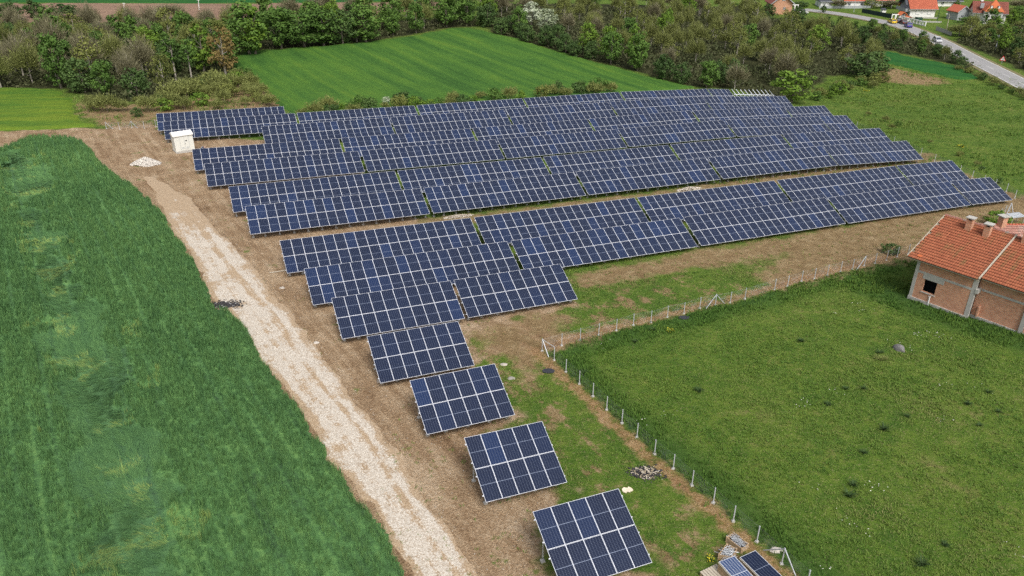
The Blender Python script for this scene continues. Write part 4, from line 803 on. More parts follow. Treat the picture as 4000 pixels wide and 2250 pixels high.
# ------------------------------------------------------------------ cars
def car_paint(name, c): m = flat(name, c, .25, .1, .05); return m
CARP = dict(yellow=(.70, .50, .01), black=(.015, .016, .02), darkred=(.06, .018, .02), blue=(.012, .03, .22), silver=(.55, .57, .60), white=(.80, .80, .80))
def car(px, rz, colr, label):
    p = gp(*px); p[2] += .16; t = thing('parked_car' if colr != 'silver' else 'driving_car', p, label, 'car', rz, 'cars by the road'); mt = car_paint(colr + '_paint', CARP[colr])
    lo_ = [(-2.0, .30), (-2.05, .62), (-1.95, .88), (-1.1, .93), (.75, .90), (1.75, .78), (2.02, .62), (2.02, .30)]
    m = MB(); m.prism([(x_, -.84, z) for x_, z in lo_], (0, 1.68, 0)); m.build('body', mt, t)
    cab = [(-1.75, .90), (-1.35, 1.38), (-.2, 1.46), (.45, 1.40), (1.15, .90)]; m = MB(); m.prism([(x_, -.72, z) for x_, z in cab], (0, 1.44, 0)); m.build('windows', 'glass', t)
    m = MB(); m.prism([(-1.42, -.70, 1.40), (-1.35, -.70, 1.45), (-.2, -.70, 1.52), (.42, -.70, 1.46), (.52, -.70, 1.38)], (0, 1.40, 0))
    for yy in (-.735, .705): 
        for xa, xb in ((-1.78, -1.36), (1.18, .46), (-.25, -.22)): m.bar((xa, yy + .015, .90), (xb, yy + .015, 1.44), .08, .04)
    m.build('roof', mt, t)
    for x_ in (-1.25, 1.25):
        for y_ in (-.80, .80):
            q = MB().tube([(x_, y_ - .1, .30), (x_, y_ + .1, .30)], [.31, .31], 14).build('wheel', 'rubber', t); MB().tube([(x_, y_ - .115, .30), (x_, y_ + .115, .30)], [.18, .18], 10).build('rim', 'galv', q)
    for y_ in (-.62, .62): MB().box((2.0, y_, .66), (.08, .34, .14)).build('headlight', 'white', t); MB().box((-2.03, y_, .74), (.06, .3, .14)).build('tail_light', 'signred', t)
    return t
def rdir(px):
    p = gp(*px)[:2]; i = int(np.argmin(np.hypot(*(rC - p).T))); d = -dr_[i]; return math.atan2(d[1], d[0])
car((3483, 92), rdir((3483, 92)) + math.pi - .25, 'yellow', 'bright yellow car parked before the white arched wall')
car((3507, 89), rdir((3500, 90)) + math.pi - .5, 'black', 'black car parked behind the yellow car by the arched wall')
car((3526, 95), rdir((3526, 95)) + math.pi - .3, 'darkred', 'dark red car parked between black and blue cars')
car((3546, 108), rdir((3546, 108)) + math.pi - .2, 'blue', 'blue hatchback parked at the road edge below the white house')
car((3659, 165), rdir((3659, 165)), 'silver', 'silver car driving along the road towards the camera')
car((3134, 55), .3, 'white', 'white car parked in the yard below the brown brick gable')
# ------------------------------------------------------------------ houses of the village
def gable_house(name, pa, pb, depth, hw_, hr, wall, roofm, label, wins=(), ridge_x=True, ov=.5, chim=True, door=False):
    """front wall foot runs pa -> pb; x along the front, y away from the viewer"""
    d = np.array(pb) - np.array(pa); L = float(np.hypot(d[0], d[1])); t = thing(name, pa, label, 'house', math.atan2(d[1], d[0]))
    m = MB(); m.box((L / 2, depth / 2, hw_ / 2 - .3), (L, depth, hw_ + .6))
    if ridge_x:
        for x_ in (0, L - .25): m.prism([(x_, 0, hw_), (x_, depth / 2, hw_ + hr - .12), (x_, depth, hw_)], (.25, 0, 0))
    else:
        for y_ in (0, depth - .25): m.prism([(0, y_, hw_), (L / 2, y_, hw_ + hr - .12), (L, y_, hw_)], (0, .25, 0))
    m.build('wall', wall, t); sl = hr / ((depth if ridge_x else L) / 2)
    if ridge_x:
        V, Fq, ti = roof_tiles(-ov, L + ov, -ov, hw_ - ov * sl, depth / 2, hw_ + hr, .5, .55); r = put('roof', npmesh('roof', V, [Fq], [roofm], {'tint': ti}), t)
        m = MB(); m.prism([(-ov, -ov, hw_ - ov * sl - .02), (-ov, depth / 2, hw_ + hr - .02), (-ov, depth + ov, hw_ - ov * sl - .02), (-ov, depth + ov, hw_ - ov * sl - .2), (-ov, depth / 2, hw_ + hr - .2), (-ov, -ov, hw_ - ov * sl - .2)], (L + 2 * ov, 0, 0)); m.build('rear_roof', roofm, r)
        MB().bar((-ov, -ov - .06, hw_ - ov * sl - .05), (L + ov, -ov - .06, hw_ - ov * sl - .05), .14).build('gutter', 'galv', t)
    else:
        m = MB(); m.prism([(-ov, -ov, hw_ - ov * sl), (L / 2, -ov, hw_ + hr), (L + ov, -ov, hw_ - ov * sl), (L + ov, -ov, hw_ - ov * sl - .2), (L / 2, -ov, hw_ + hr - .22), (-ov, -ov, hw_ - ov * sl - .2)], (0, depth + 2 * ov, 0)); r = m.build('roof', roofm, t)
        m = MB(); m.bar((-ov, -ov - .03, hw_ - ov * sl - .1), (L / 2, -ov - .03, hw_ + hr - .12), .1, .22); m.bar((L + ov, -ov - .03, hw_ - ov * sl - .1), (L / 2, -ov - .03, hw_ + hr - .12), .1, .22); m.build('verge_board', 'galv', t)
    if chim: c = MB().box((L * .55, depth * .42, hw_ + hr + .1), (.6, .6, 1.6)).build('chimney', 'brick', r); MB().box((L * .55, depth * .42, hw_ + hr + .95), (.8, .8, .1)).build('chimney_cap', 'concrete', c)
    for (x_, z_, ww, wh) in wins:
        f_ = MB().box((x_, -.03, z_), (ww + .16, .08, wh + .16)).build('window', 'grey', t); MB().box((x_, -.06, z_), (ww, .06, wh)).build('pane', 'glass', f_); MB().box((x_, -.10, z_ - wh / 2 - .12), (ww + .3, .16, .07)).build('window_sill', 'white', f_); MB().box((x_, -.085, z_), (.06, .05, wh)).build('window_frame', 'white', f_)
    return t, L
pa, pb = gp(3551.6, 68.8), gp(3647.8, 69.6); wh_ = up(pa, 27.5)
wt, L = gable_house('white_house', pa, pb, 9.5, wh_, 4.4, 'white', 'tile_red', 'white two storey house with orange red roof and balcony gable in painted grey shade', [], True, .7)
for x_, z_, ww, hh_ in ((3.3, .42, 1.2, 1.5), (5.1, .48, .6, .9), (8.4, .42, 1.2, 1.4), (1.9, .58, .7, .5)):
    f_ = MB().box((x_ * L / 11, -.03, wh_ * (z_ + .1)), (ww + .16, .08, hh_ + .16)).build('window', 'grey', wt); MB().box((x_ * L / 11, -.06, wh_ * (z_ + .1)), (ww, .06, hh_)).build('shutter', 'white', f_)
m = MB(); m.box((-.04, 4.75, wh_ / 2), (.12, 9.4, wh_)); m.prism([(-.10, .1, wh_), (-.10, 4.75, wh_ + 4.1), (-.10, 9.4, wh_)], (.12, 0, 0)); m.build('shaded_gable', 'grey', wt)  # gable end in shade, painted as grey over the white wall
m = MB(); m.box((-.9, 4.75, wh_ * .55), (1.6, 8.6, .18)); b_ = m.build('balcony', 'grey', wt); m = MB(); m.box((-1.65, 4.75, wh_ * .55 + .55), (.08, 8.6, 1.0)); m.box((-.9, .5, wh_ * .55 + .55), (1.5, .08, 1.0)); m.build('railing', 'grey', b_)
m = MB(); m.prism([(-1.7, 1.2, wh_ + .6), (-1.7, 4.75, wh_ + 4.2), (-1.7, 8.3, wh_ + .6), (-1.7, 7.6, wh_ + .6), (-1.7, 4.75, wh_ + 3.4), (-1.7, 1.9, wh_ + .6)], (1.7, 0, 0)); m.build('gable_hood', 'slate', wt)
for y_ in (2.6, 6.5): f_ = MB().box((-.13, y_, 1.3), (.08, .9, 2.0)).build('door', 'slate', wt); MB().box((-.18, y_ + .3, 1.2), (.05, .05, .2)).build('handle', 'galv', f_)
for q in ((-.25, -.1, wh_ * .75),): MB().tube([(q[0], q[1], q[2]), (q[0] - .1, q[1] - .25, q[2])], [.1, .5], 14).build('satellite_dish', 'white', wt)
# house with the orange spire
pa, pb = gp(3796, 86), gp(3922, 92)
st_, L = gable_house('spire_house', pa, pb, 9, 3.6, 3.1, 'white', 'tile_brown', 'white house with brown roof and steep orange pyramid spire', [], True, .6, False)
cx, cw, ch = L * .55, 6.2, 4.2; MB().box((cx, -.6, ch / 2), (cw - .7, 5, ch)).build('tower', 'white', st_)
ap = up(gp(3881, 90), -3)
m = MB(); q = [(cx - cw / 2, -.6 - cw / 2, ch), (cx + cw / 2, -.6 - cw / 2, ch), (cx + cw / 2, -.6 + cw / 2, ch), (cx - cw / 2, -.6 + cw / 2, ch)]; a_ = (cx, -.6, ap)
for k in range(4): m.q([q[k], q[(k + 1) % 4], a_])
m.q(q[::-1]); sp_ = m.build('spire', 'tile_orange', st_)
for k in (-1, 1):
    d_ = MB().box((cx + k * 1.15, -.6 - cw / 2 * .56, ch + (ap - ch) * .36), (.8, 1.0, 1.0)).build('dormer', 'slate', sp_); MB().box((cx + k * 1.15, -1.1 - cw / 2 * .57, ch + (ap - ch) * .36), (.55, .1, .75)).build('pane', 'white', d_)
MB().box((cx - cw / 2 - .5, .6, 5.6), (1.1, 1.2, 1.6)).build('dormer', 'grey', st_); MB().tube([(2.4, 4.2, 7.0), (2.3, 3.9, 7.1)], [.1, .5], 12).build('satellite_dish', 'white', st_)
gable_house('garden_shed', gp(3736, 80), gp(3779, 78), 5, 3.3, 1.7, 'grey', 'tile_red', 'small grey gabled shed with red roof beside the spire house', [(2, 1.4, .7, .7)], False, .5, False)
gable_house('brick_house', gp(3012, 56), gp(3090, 57), 9, 4.4, 3.0, 'brick', 'tile_brown', 'brown brick gable house with dark roof behind the wood', [(4, 5.6, .9, 1.0), (4.6, 2.2, .7, .6)], False, .8, False)
gable_house('long_house', gp(3204, 29.5), gp(3246, 29.5), 6, 2.3, .4, 'white', 'slate', 'low white outbuilding with dark flat roof beside bare trees', [(1.5, 1.2, .5, .5)], True, .5, False)
gable_house('red_roof_house', gp(3296, 29.5), gp(3372, 29), 8, 2.7, 2.4, 'white', 'tile_red', 'long white house with red roof behind the grey lamp post', [(2, 1.3, .8, .9), (7, 1.3, .8, .9)], True, .5)
MB_ = gable_house('porch_house', gp(3419, 25), gp(3485, 25), 8, 2.6, 2.4, 'white', 'tile_red', 'red roofed house with a dark open porch behind an orchard tree', [(2, 1.3, .8, .9)], True, .6)
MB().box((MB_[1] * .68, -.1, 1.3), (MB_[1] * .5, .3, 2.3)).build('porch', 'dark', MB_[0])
gable_house('slate_house', gp(3660, 24.5), gp(3752, 25), 9, 2.3, 2.8, 'white', 'slate', 'wide low house with dark slate roof behind the white house', [(2, 1.2, .8, .8), (8, 1.2, .8, .8)], True, .6)
# white arched garden wall, gate roofs, net fence
def arch_wall(name, pts, n, hgt, label, th=.3):
    a, b = np.array(pts[0]), np.array(pts[1]); d = b - a; L = float(np.hypot(d[0], d[1])); t = thing(name, a, label, 'garden wall', math.atan2(d[1], d[0])); dz = float(b[2] - a[2]); sl = dz / L; w_ = L / n
    for k in range(n):
        x0 = k * w_; z0 = sl * (x0 + w_ / 2); pw = w_ * .17; r = w_ / 2 - pw; m = MB(); zc = hgt * .88 - r * .9
        m.box((x0 + pw / 2, 0, z0 + hgt / 2 - .2), (pw, th, hgt + .4)); m.box((x0 + w_ - pw / 2, 0, z0 + hgt / 2 - .2), (pw, th, hgt + .4))
        A = [math.pi * j / 10 for j in range(11)]; xm = x0 + w_ / 2
        for s0 in range(10):
            p0 = (xm - r * math.cos(A[s0]), zc + r * .9 * math.sin(A[s0])); p1 = (xm - r * math.cos(A[s0 + 1]), zc + r * .9 * math.sin(A[s0 + 1]))
            m.prism([(p0[0], -th / 2, z0 + p0[1]), (p1[0], -th / 2, z0 + p1[1]), (p1[0], -th / 2, z0 + hgt), (p0[0], -th / 2, z0 + hgt)], (0, th, 0))
        m.box((xm, 0, z0 + .12), (r * 2, th, .5)); m.build('arch', 'white', t)
    return t
arch_wall('arched_wall', (gp(3480, 78.5), gp(3512, 79)), 2, 2.1, 'tall white wall of two round arches behind the yellow car')
arch_wall('arched_wall', (gp(3520, 80), gp(3614, 103)), 8, 1.5, 'white garden wall of small round arches stepping down beside the road')
arch_wall('arched_wall', (gp(3088, 40), gp(3117, 41)), 2, 2.2, 'short white double arch beside the brown brick gable house')
for (xa, xb, yb, yt, lb) in ((3508, 3536, 79, 45, 'tall white gateway with steep orange tiled gable roof'), (3538, 3553, 82, 62, 'small white gateway with orange roof beside the taller gateway')):
    p, q = gp(xa, yb), gp(xb, yb); d = q - p; L = float(np.hypot(d[0], d[1])); H_ = up(p, yt); t = thing('garden_gate', p, lb, 'gateway', math.atan2(d[1], d[0]) + .3); m = MB()
    for x_ in (.3, L - .3): m.box((x_, 0, H_ * .33), (.45, .6, H_ * .72))
    m.build('pillar', 'white', t); m = MB(); m.prism([(0, -.4, H_ * .66), (0, .0, H_ * .68), (L * .35, 0, H_), (L * .35, -.4, H_)], (0, 0, 0.01)); 
    m = MB(); m.prism([(-.3, -1, H_ * .62), (L * .4, -1, H_), (L + .4, -1, H_ * .62), (L + .4, -1, H_ * .57), (L * .4, -1, H_ * .93), (-.3, -1, H_ * .57)], (0, 2, 0)); m.build('roof', 'tile_orange', t); MB().box((L / 2, 0, H_ * .3), (L * .55, .1, H_ * .55)).build('gate_leaf', 'grey', t)
def net(name, pts, hgt, mat, label, cat='fence'):
    P = [Vector(gp(*q)) for q in pts]; t = thing(name, P[0], label, cat); m = MB(); 
    for a, b in zip(P[:-1], P[1:]):
        m.bar(a - P[0] + Vector((0, 0, hgt / 2)), b - P[0] + Vector((0, 0, hgt / 2)), hgt if False else .06, hgt); 
    for p in P: MB().bar(p - P[0], p - P[0] + Vector((0, 0, hgt + .15)), .1).build('post', mat, t)
    m2 = MB()
    for a, b in zip(P[:-1], P[1:]):
        a = a - P[0]; b = b - P[0]; m2.prism([a, b, b + Vector((0, 0, hgt)), a + Vector((0, 0, hgt))], (0, .06, 0))
    m2.build('screen', mat, t); return t
net('net_fence', [(3366, 49), (3395, 55), (3425, 61), (3455, 67), (3480, 72)], 1.5, 'greennet', 'dark green net fence running down to the white arched wall')
net('yard_wall', [(3589, 87), (3632, 88), (3676, 89)], .5, 'concrete', 'low pale concrete yard wall in front of the white house', 'wall')
net('yard_wall', [(3548, 71.5), (3600, 72), (3660, 73)], .5, 'concrete', 'low concrete wall along the foot of the white house', 'wall')
net('street_wall', [(3200, 33), (3260, 33), (3330, 33.5), (3400, 32)], 1.0, 'grey', 'long grey wall in front of the far white houses', 'wall')
net('stone_wall', [(3655, 118), (3690, 130), (3715, 140)], 1.3, 'concrete', 'mottled grey stone wall between the road and the bushes', 'wall')
p = gp(3585, 86); t = thing('garden_trailer', p, 'dark green covered trailer standing behind the arched wall', 'trailer', .3); m = MB(); m.prism([(-1.1, -.7, .6), (1.1, -.7, .6), (1.3, -.7, 1.5), (-.9, -.7, 1.7)], (0, 1.4, 0)); m.build('cover', 'darkgreen', t)
for y_ in (-.75, .75): MB().tube([(0, y_ - .08, .35), (0, y_ + .08, .35)], [.34, .34], 12).build('wheel', 'rubber', t)
p = gp(3448, 54); t = thing('well_house', p, 'small pale shed with grey roof on the lawn beside the net fence', 'shed', .1); MB().box((0, 0, .8), (1.5, 1.3, 1.6)).build('wall', 'white', t); MB().box((0, 0, 1.75), (1.9, 1.8, .16), 0, Matrix.Rotation(.2, 3, 'X')).build('roof', 'slate', t)
# ------------------------------------------------------------------ poles, sign
def pole(bpx, tpx, label, mat='galv', kind='lamp', r=.09):
    p = gp(*bpx); h = up(p, tpx[1]); tx = pj((p[0], p[1], p[2] + h))[0]; off = (tpx[0] - tx) / F * np.linalg.norm(p - (0, 0, CZ)); t = thing('street_lamp' if kind == 'lamp' else 'utility_pole', p, label, 'street lamp' if kind == 'lamp' else 'pole')
    MB().tube([(0, 0, -.2), (off * .5, 0, h * .5), (off, 0, h)], [r * 1.2, r, r * .7], 8).build('pole', mat, t)
    if kind == 'lamp': MB().bar((off, 0, h - .05), (off - 1.0, -.3, h + .1), .08).build('arm', mat, t); MB().box((off - 1.1, -.33, h + .1), (.6, .26, .12)).build('lamp_head', 'white', t)
    else: m = MB(); m.bar((off - .5, 0, h - .3), (off + .5, 0, h - .3), .09); m.build('crossarm', mat, t)
pole((3335, 48), (3342, -4), 'tall grey lamp post on the lawn before the red roofed house')
pole((3661, 83), (3674, 24), 'dark green leaning pole beside the white house', 'darkgreen', 'pole', .1)
pole((3696, 125), (3710, 55), 'pale lamp post leaning over the stone wall', 'oldwood', 'lamp', .11)
pole((3886, 200), (3904, 136), 'grey pole among the bushes beside the road', 'galv', 'pole', .1)
pole((489, 72), (482, 10), 'thin pale pole standing in front of the ploughed field', 'white', 'pole', .1)
pole((778, 40), (774, -3), 'white pole at the ploughed field, nearer the tall bright trees', 'white', 'pole', .12)
pole((3190, 32), (3196, -3), 'dark thin pole in front of the grey street wall', 'darkgreen', 'pole', .09)
p = gp(3912, 250); h = up(p, 232); t = thing('road_sign', p, 'triangular warning sign with red border and black arrow on a grey post', 'road sign', -.55)
MB().tube([(0, 0, -.2), (0, 0, h + .5)], [.05, .05], 8).build('post', 'galv', t)
s_ = .78
def tri(s, y, z): return [(-s, y, z - s * .577), (s, y, z - s * .577), (0, y, z + s * 1.155)]
MB().prism(tri(s_, -.09, h + .1), (0, .03, 0)).build('sign_plate', 'signred', t); sp_ = MB().prism(tri(s_ * .68, -.096, h + .1), (0, .004, 0)).build('sign_face', 'white', t)
m = MB(); m.box((0, -.10, h - .02), (.10, .004, .5)); m.prism([(-.16, -.102, h + .20), (.16, -.102, h + .20), (0, -.102, h + .46)], (0, .004, 0)); m.box((.12, -.101, h + .02), (.18, .004, .07)); m.build('arrow_symbol', 'black', sp_)
# ------------------------------------------------------------------ trees
def leaf_quads(C, Nn, size):
    n = len(C); s = np.broadcast_to(np.asarray(size, float), (n,))[:, None] / 2; Nn = Nn / np.linalg.norm(Nn, axis=1, keepdims=True)
    r = rng.normal(0, 1, (n, 3)); a = np.cross(Nn, r); a /= np.linalg.norm(a, axis=1, keepdims=True); b = np.cross(Nn, a)
    V = np.stack([C - a * s * 1.2, C - b * s * .75, C + a * s * 1.2, C + b * s * .75], 1).reshape(-1, 3); return V, np.arange(n * 4).reshape(-1, 4)
def crown_mesh(seed, h, r, ncl, nl, size, mat, low=.18, top=1., shape=1., clr=.30):
    global rng
    keep_ = rng; rng = np.random.default_rng(seed); zc = h * (low + top) / 2; rz_ = h * (top - low) / 2
    d = rng.normal(0, 1, (ncl, 3)); d /= np.linalg.norm(d, axis=1, keepdims=True); rad = rng.uniform(.35, .95, (ncl, 1)) ** .7; zf = d[:, 2:] * rad
    C = np.concatenate([d[:, :2] * rad * r * (1 - .35 * np.clip(zf, 0, 1) * shape), zf * rz_ + zc], 1); cr = r * clr * rng.uniform(.6, 1.25, (ncl, 1, 1)); lt = rng.random((ncl, 1))
    o = rng.normal(0, 1, (ncl, nl, 3)); o /= np.linalg.norm(o, axis=2, keepdims=True); o *= rng.uniform(.5, 1.05, (ncl, nl, 1)) ** .6
    L = C[:, None] + o * cr * np.array([1, 1, .75]); nn = o + np.array([0, 0, .5]) + rng.normal(0, .45, o.shape); V, Fq = leaf_quads(L.reshape(-1, 3), nn.reshape(-1, 3), rng.uniform(.65, 1.3, ncl * nl) * size)
    ti = np.clip(.15 + .55 * lt + .35 * rng.random((ncl, nl)), 0, 1).ravel(); me = npmesh('crown', V, [Fq], [mat], {'tint': np.repeat(ti, 4)}); rng = keep_; return me
def trunk_mesh(seed, h, r, mat, limbs=7, low=.2, rad=None):
    st = random.getstate(); random.seed(seed); m = MB(); rad = rad or .018 * h + .04; bx_, by_ = random.uniform(-.3, .3), random.uniform(-.3, .3)
    m.tube([(0, 0, -.3), (bx_ * .3, by_ * .3, h * .3), (bx_, by_, h * .6), (bx_ * 1.3, by_ * 1.2, h * .9)], [rad * 1.25, rad, rad * .65, rad * .2], 7)
    for k in range(limbs):
        z = h * random.uniform(low, .7); a = random.uniform(0, 6.28); f = z / h; q = Vector((bx_ * f * 1.5, by_ * f * 1.5, z)); e_ = Vector((math.cos(a) * r * random.uniform(.5, .85), math.sin(a) * r * random.uniform(.5, .85), h * random.uniform(.12, .32)))
        m.tube([q, q + e_ * .5 + Vector((0, 0, -.04 * h)), q + e_], [rad * .42, rad * .26, rad * .08], 5)
    random.setstate(st); return m.mesh('trunk', [mat])
def bare_mesh(seed, h, r, n, mat, nleaf=0):
    global rng
    keep_ = rng; rng = np.random.default_rng(seed); d = rng.normal(0, 1, (n, 3)); d[:, 2] = np.abs(d[:, 2]) * .9 - .15; d /= np.linalg.norm(d, axis=1, keepdims=True); rad = rng.uniform(.15, 1, (n, 1)) ** .55
    lob = (.75 + .4 * np.sin(np.arctan2(d[:, 1], d[:, 0]) * 3 + seed) * rng.random(n))[:, None]; C = np.concatenate([d[:, :2] * rad * r * lob, d[:, 2:] * rad * h * .55 * lob + h * .40], 1); L = rng.uniform(.5, 1.3, (n, 1)) * (.10 * h + .25)
    dr = d * np.array([.75, .75, .6]) + np.array([0, 0, .75]) + rng.normal(0, .35, (n, 3)); dr /= np.linalg.norm(dr, axis=1, keepdims=True); sd_ = np.cross(dr, rng.normal(0, 1, (n, 3))); sd_ /= np.linalg.norm(sd_, axis=1, keepdims=True); w_ = rng.uniform(.025, .06, (n, 1)); w_[: n // 12] *= 1.8
    V = np.stack([C - sd_ * w_, C + sd_ * w_, C + dr * L], 1).reshape(-1, 3); Ft = np.arange(3 * n).reshape(-1, 3); ti = np.repeat(rng.random(n), 3); fs = [Ft]; 
    if nleaf:
        k = rng.integers(0, n, nleaf); Vl, Fl = leaf_quads(C[k] + dr[k] * L[k] * rng.random((nleaf, 1)), rng.normal(0, 1, (nleaf, 3)) + (0, 0, .5), rng.uniform(.14, .3, nleaf)); Fl = Fl + len(V); V = np.concatenate([V, Vl]); fs.append(Fl); ti = np.concatenate([ti, np.repeat(.3 + .7 * rng.random(nleaf), 4)])
    me = npmesh('crown', V, fs, [mat], {'tint': ti}); rng = keep_; return me
PROT = {}
def proto(key, mk, n):
    PROT[key] = [mk(i) for i in range(n)]
proto('leafy', lambda i: (crown_mesh(100 + i, 10, 3.3 + .3 * (i % 3), 52, 46, .46, 'leaf_mid', .07), trunk_mesh(10 + i, 9, 3, 'bark')), 4)
proto('bright', lambda i: (crown_mesh(120 + i, 10, 3.0 + .4 * i, 44, 46, .46, 'leaf_bright', .12), trunk_mesh(20 + i, 9, 3, 'bark')), 3)
proto('dark', lambda i: (crown_mesh(140 + i, 7, 3.2 + .3 * i, 44, 46, .42, 'leaf_dark', .0), trunk_mesh(30 + i, 6, 2.6, 'bark')), 3)
proto('olive', lambda i: (crown_mesh(160 + i, 9, 3.0 + .3 * i, 46, 30, .36, 'leaf_olive', .1), trunk_mesh(40 + i, 8, 3, 'palebark', 9)), 3)
proto('orange', lambda i: (crown_mesh(180 + i, 10, 3.3, 52, 34, .38, 'leaf_orange'), trunk_mesh(50 + i, 9, 3, 'palebark', 9)), 1)
proto('blossom', lambda i: (crown_mesh(190 + i, 9, 2.6, 44, 40, .34, 'blossom'), trunk_mesh(55 + i, 8, 2.4, 'bark')), 2)
proto('slim', lambda i: (crown_mesh(200 + i, 11, 2.1, 34, 36, .40, 'leaf_mid', .38), trunk_mesh(60 + i, 11, 1.8, 'palebark', 5, .5, .16)), 3)
proto('bare', lambda i: (bare_mesh(220 + i, 10, 3.4, 3000, 'twig', 0), trunk_mesh(70 + i, 9.5, 3., 'palebark', 12, .15, .13)), 4)
proto('haze', lambda i: (bare_mesh(240 + i, 9, 3.4, 2600, 'twig_green', 1500), trunk_mesh(80 + i, 8.5, 3., 'palebark', 10, .15, .12)), 4)
proto('bush', lambda i: (crown_mesh(260 + i, 2.6, 1.9, 26, 40, .26, ['leaf_olive', 'leaf_dark', 'leaf_mid', 'leaf_bright'][i % 4], .0, 1., .6, .34), trunk_mesh(90 + i, 2.0, 1.4, 'bark', 6, .05, .05)), 8)
proto('scrub', lambda i: (bare_mesh(280 + i, 2.8, 2.2, 900, 'twig_green', 500), trunk_mesh(95 + i, 2.2, 1.6, 'bark', 6, .05, .04)), 3)
NAME = dict(leafy='leafy_tree', bright='leafy_tree', dark='leafy_tree', olive='budding_tree', orange='budding_tree', blossom='blossoming_tree', slim='slim_tree', bare='bare_tree', haze='bare_tree', bush='shrub', scrub='shrub')
LOOK = dict(leafy='green leafy tree', bright='bright yellow green tree', dark='dense dark green tree', olive='olive green budding tree', orange='orange brown budding tree', blossom='pale blossoming tree', slim='slim green tree with pale trunk', bare='bare grey brown tree', haze='half bare tree with green haze', bush='low leafy shrub', scrub='low twiggy shrub')
def tree(key, x, y, s=1., label=None, group=None, sz=1., var=None, dz=0.):
    pr_ = PROT[key]; i = rng.integers(len(pr_)) if var is None else var; cme, tme = pr_[i]; t = thing(NAME[key], (x, y, float(gz(x, y)) + dz), label, 'shrub' if key in ('bush', 'scrub') else 'tree', rng.uniform(0, 6.28), group, (s, s, s * sz))
    put('crown', cme, t); put('trunk' if key not in ('bush', 'scrub') else 'stems', tme, t); return t
placed = []
def ok(x, y, r):
    for (a, b, q) in placed:
        if (a - x) ** 2 + (b - y) ** 2 < (r * .5 + q * .5) ** 2: return False
    return True
def tp(key, bpx, tpy, label, wpx=None, var=None):
    """tree whose foot is at bpx and whose top reaches picture row tpy"""
    p = gp(*bpx); h = up(p, tpy); H0 = dict(leafy=10.2, bright=10.2, dark=7.2, olive=9.2, orange=10.2, blossom=9.2, slim=11, bare=11, haze=10, bush=2.7, scrub=3.0)[key]; s = h / H0; sx = s
    if wpx: sx = wpx / F * np.linalg.norm(p - (0, 0, CZ)) / (2 * dict(leafy=3.9, bright=3.9, dark=3.6, olive=3.5, orange=3.7, blossom=3., slim=2.4, bare=3.3, haze=3.3, bush=2.2, scrub=2.2)[key])
    t = tree(key, p[0], p[1], sx, label, None, s / sx, var); placed.append((p[0], p[1], 5 * sx)); return t
# single trees one can tell apart
tp('orange', (885, 312), 100, 'orange brown budding tree at the wood corner beside the striped green field', 130, 0)
tp('slim', (690, 318), 130, 'slim tree with one long pale trunk before the wood', 80)
tp('slim', (752, 322), 150, 'slim pale trunked tree next to the orange brown tree', 70)
tp('bright', (800, 296), 88, 'tall pale green tree rising behind the orange brown tree', 130, 0)
tp('bright', (590, 250), 95, 'tall bright tree in the middle of the wood beyond the kiosk', 110)
tp('leafy', (240, 345), 115, 'broad dark green tree at the wood edge above the pale green field', 110)
tp('leafy', (975, 215), -10, 'very tall bright green tree at the wood edge beside the ploughed field', 170)
tp('bright', (1000, 215), 10, 'tall yellow green tree beside the very tall one at the ploughed field', 130)
for k, (bx_, ty, wd_) in enumerate(((1100, 15, 150), (1190, 25, 150), (1265, 20, 170), (1340, 30, 140), (1430, 5, 160))):
    tp('leafy' if k != 3 else 'dark', (bx_, 190 - 6 * k), ty, f'big round green tree, {ORD[k]} along the far edge of the striped field', wd_)
tp('bare', (1395, 165), 30, 'white twigged bare tree between the big round green trees', 70)
tp('blossom', (2135, 140), 18, 'white blossoming tree at the far corner of the striped field', 90, 1)
tp('blossom', (2075, 110), 2, 'tall pale cream tree behind the white blossoming tree', 90, 0)
for k, (bx_, by_, ty) in enumerate(((2295, 215, 80), (2375, 235, 92), (2470, 262, 90))): tp('bright', (bx_, by_), ty, f'bright green tree with pointed top, {ORD[k]} of three above the dark hedge', 85)
tp('bright', (3090, 400), 268, 'big yellow green tree at the corner of the last solar row', 165)
tp('bare', (2868, 352), 225, 'thin bare tree with forked pale trunk behind the solar rows', 90)
tp('dark', (3380, 300), 190, 'dense dark green tree at the wood end by the brown soil patch', 160)
tp('dark', (40, 85), 0, 'dark tall tree at the edge of the ploughed field, outermost of its row', 110)
tp('dark', (140, 70), -6, 'dark round tree before the ploughed field, narrower than its neighbours', 70)
tp('dark', (250, 75), 12, 'wide dark green tree before the ploughed field', 120)
tp('bare', (665, 80), 0, 'dark bare tree standing before the ploughed field', 120)
tp('blossom', (1510, 418), 372, 'small white blossoming bush between the back solar row and the striped field', 40)
tp('bright', (3705, 20), -20, 'round green tree before the dark slate roof', 40); tp('bright', (3735, 26), 0, 'small round green tree beside the slate house', 36)
tp('dark', (3216, 50), 18, 'small umbrella shaped dark tree beside the road bend', 24)
for q, ty, k_, lb in (((3270, 30), -10, 'bare', 'bare orchard tree before the low white outbuilding'), ((3405, 30), -8, 'olive', 'wide olive orchard tree between two red roofed houses'), ((3480, 32), -8, 'bare', 'bare dark tree beside the porch house'), ((3120, 22), 4, 'dark', 'dark shrub tree beside the brown brick gable'), ((3975, 40), -12, 'bare', 'bare grey tree beyond the spire house'), ((3960, 70), 20, 'haze', 'half bare tree beyond the spire house, lower and closer to the road')): tp(k_, q, ty, lb, 75)
for k, (q, ty, k_) in enumerate((((3770, 120), 62, 'leafy'), ((3885, 135), 72, 'bright'), ((3925, 150), 90, 'leafy'), ((3830, 150), 85, 'haze'), ((3745, 140), 85, 'haze'), ((3985, 130), 75, 'olive'))): tp(k_, q, ty, f'{LOOK[k_]} before the spire house' + (', taller of the two alike' if k in (0, 3) else ', shorter of the two alike' if k in (2, 4) else ''), 90)
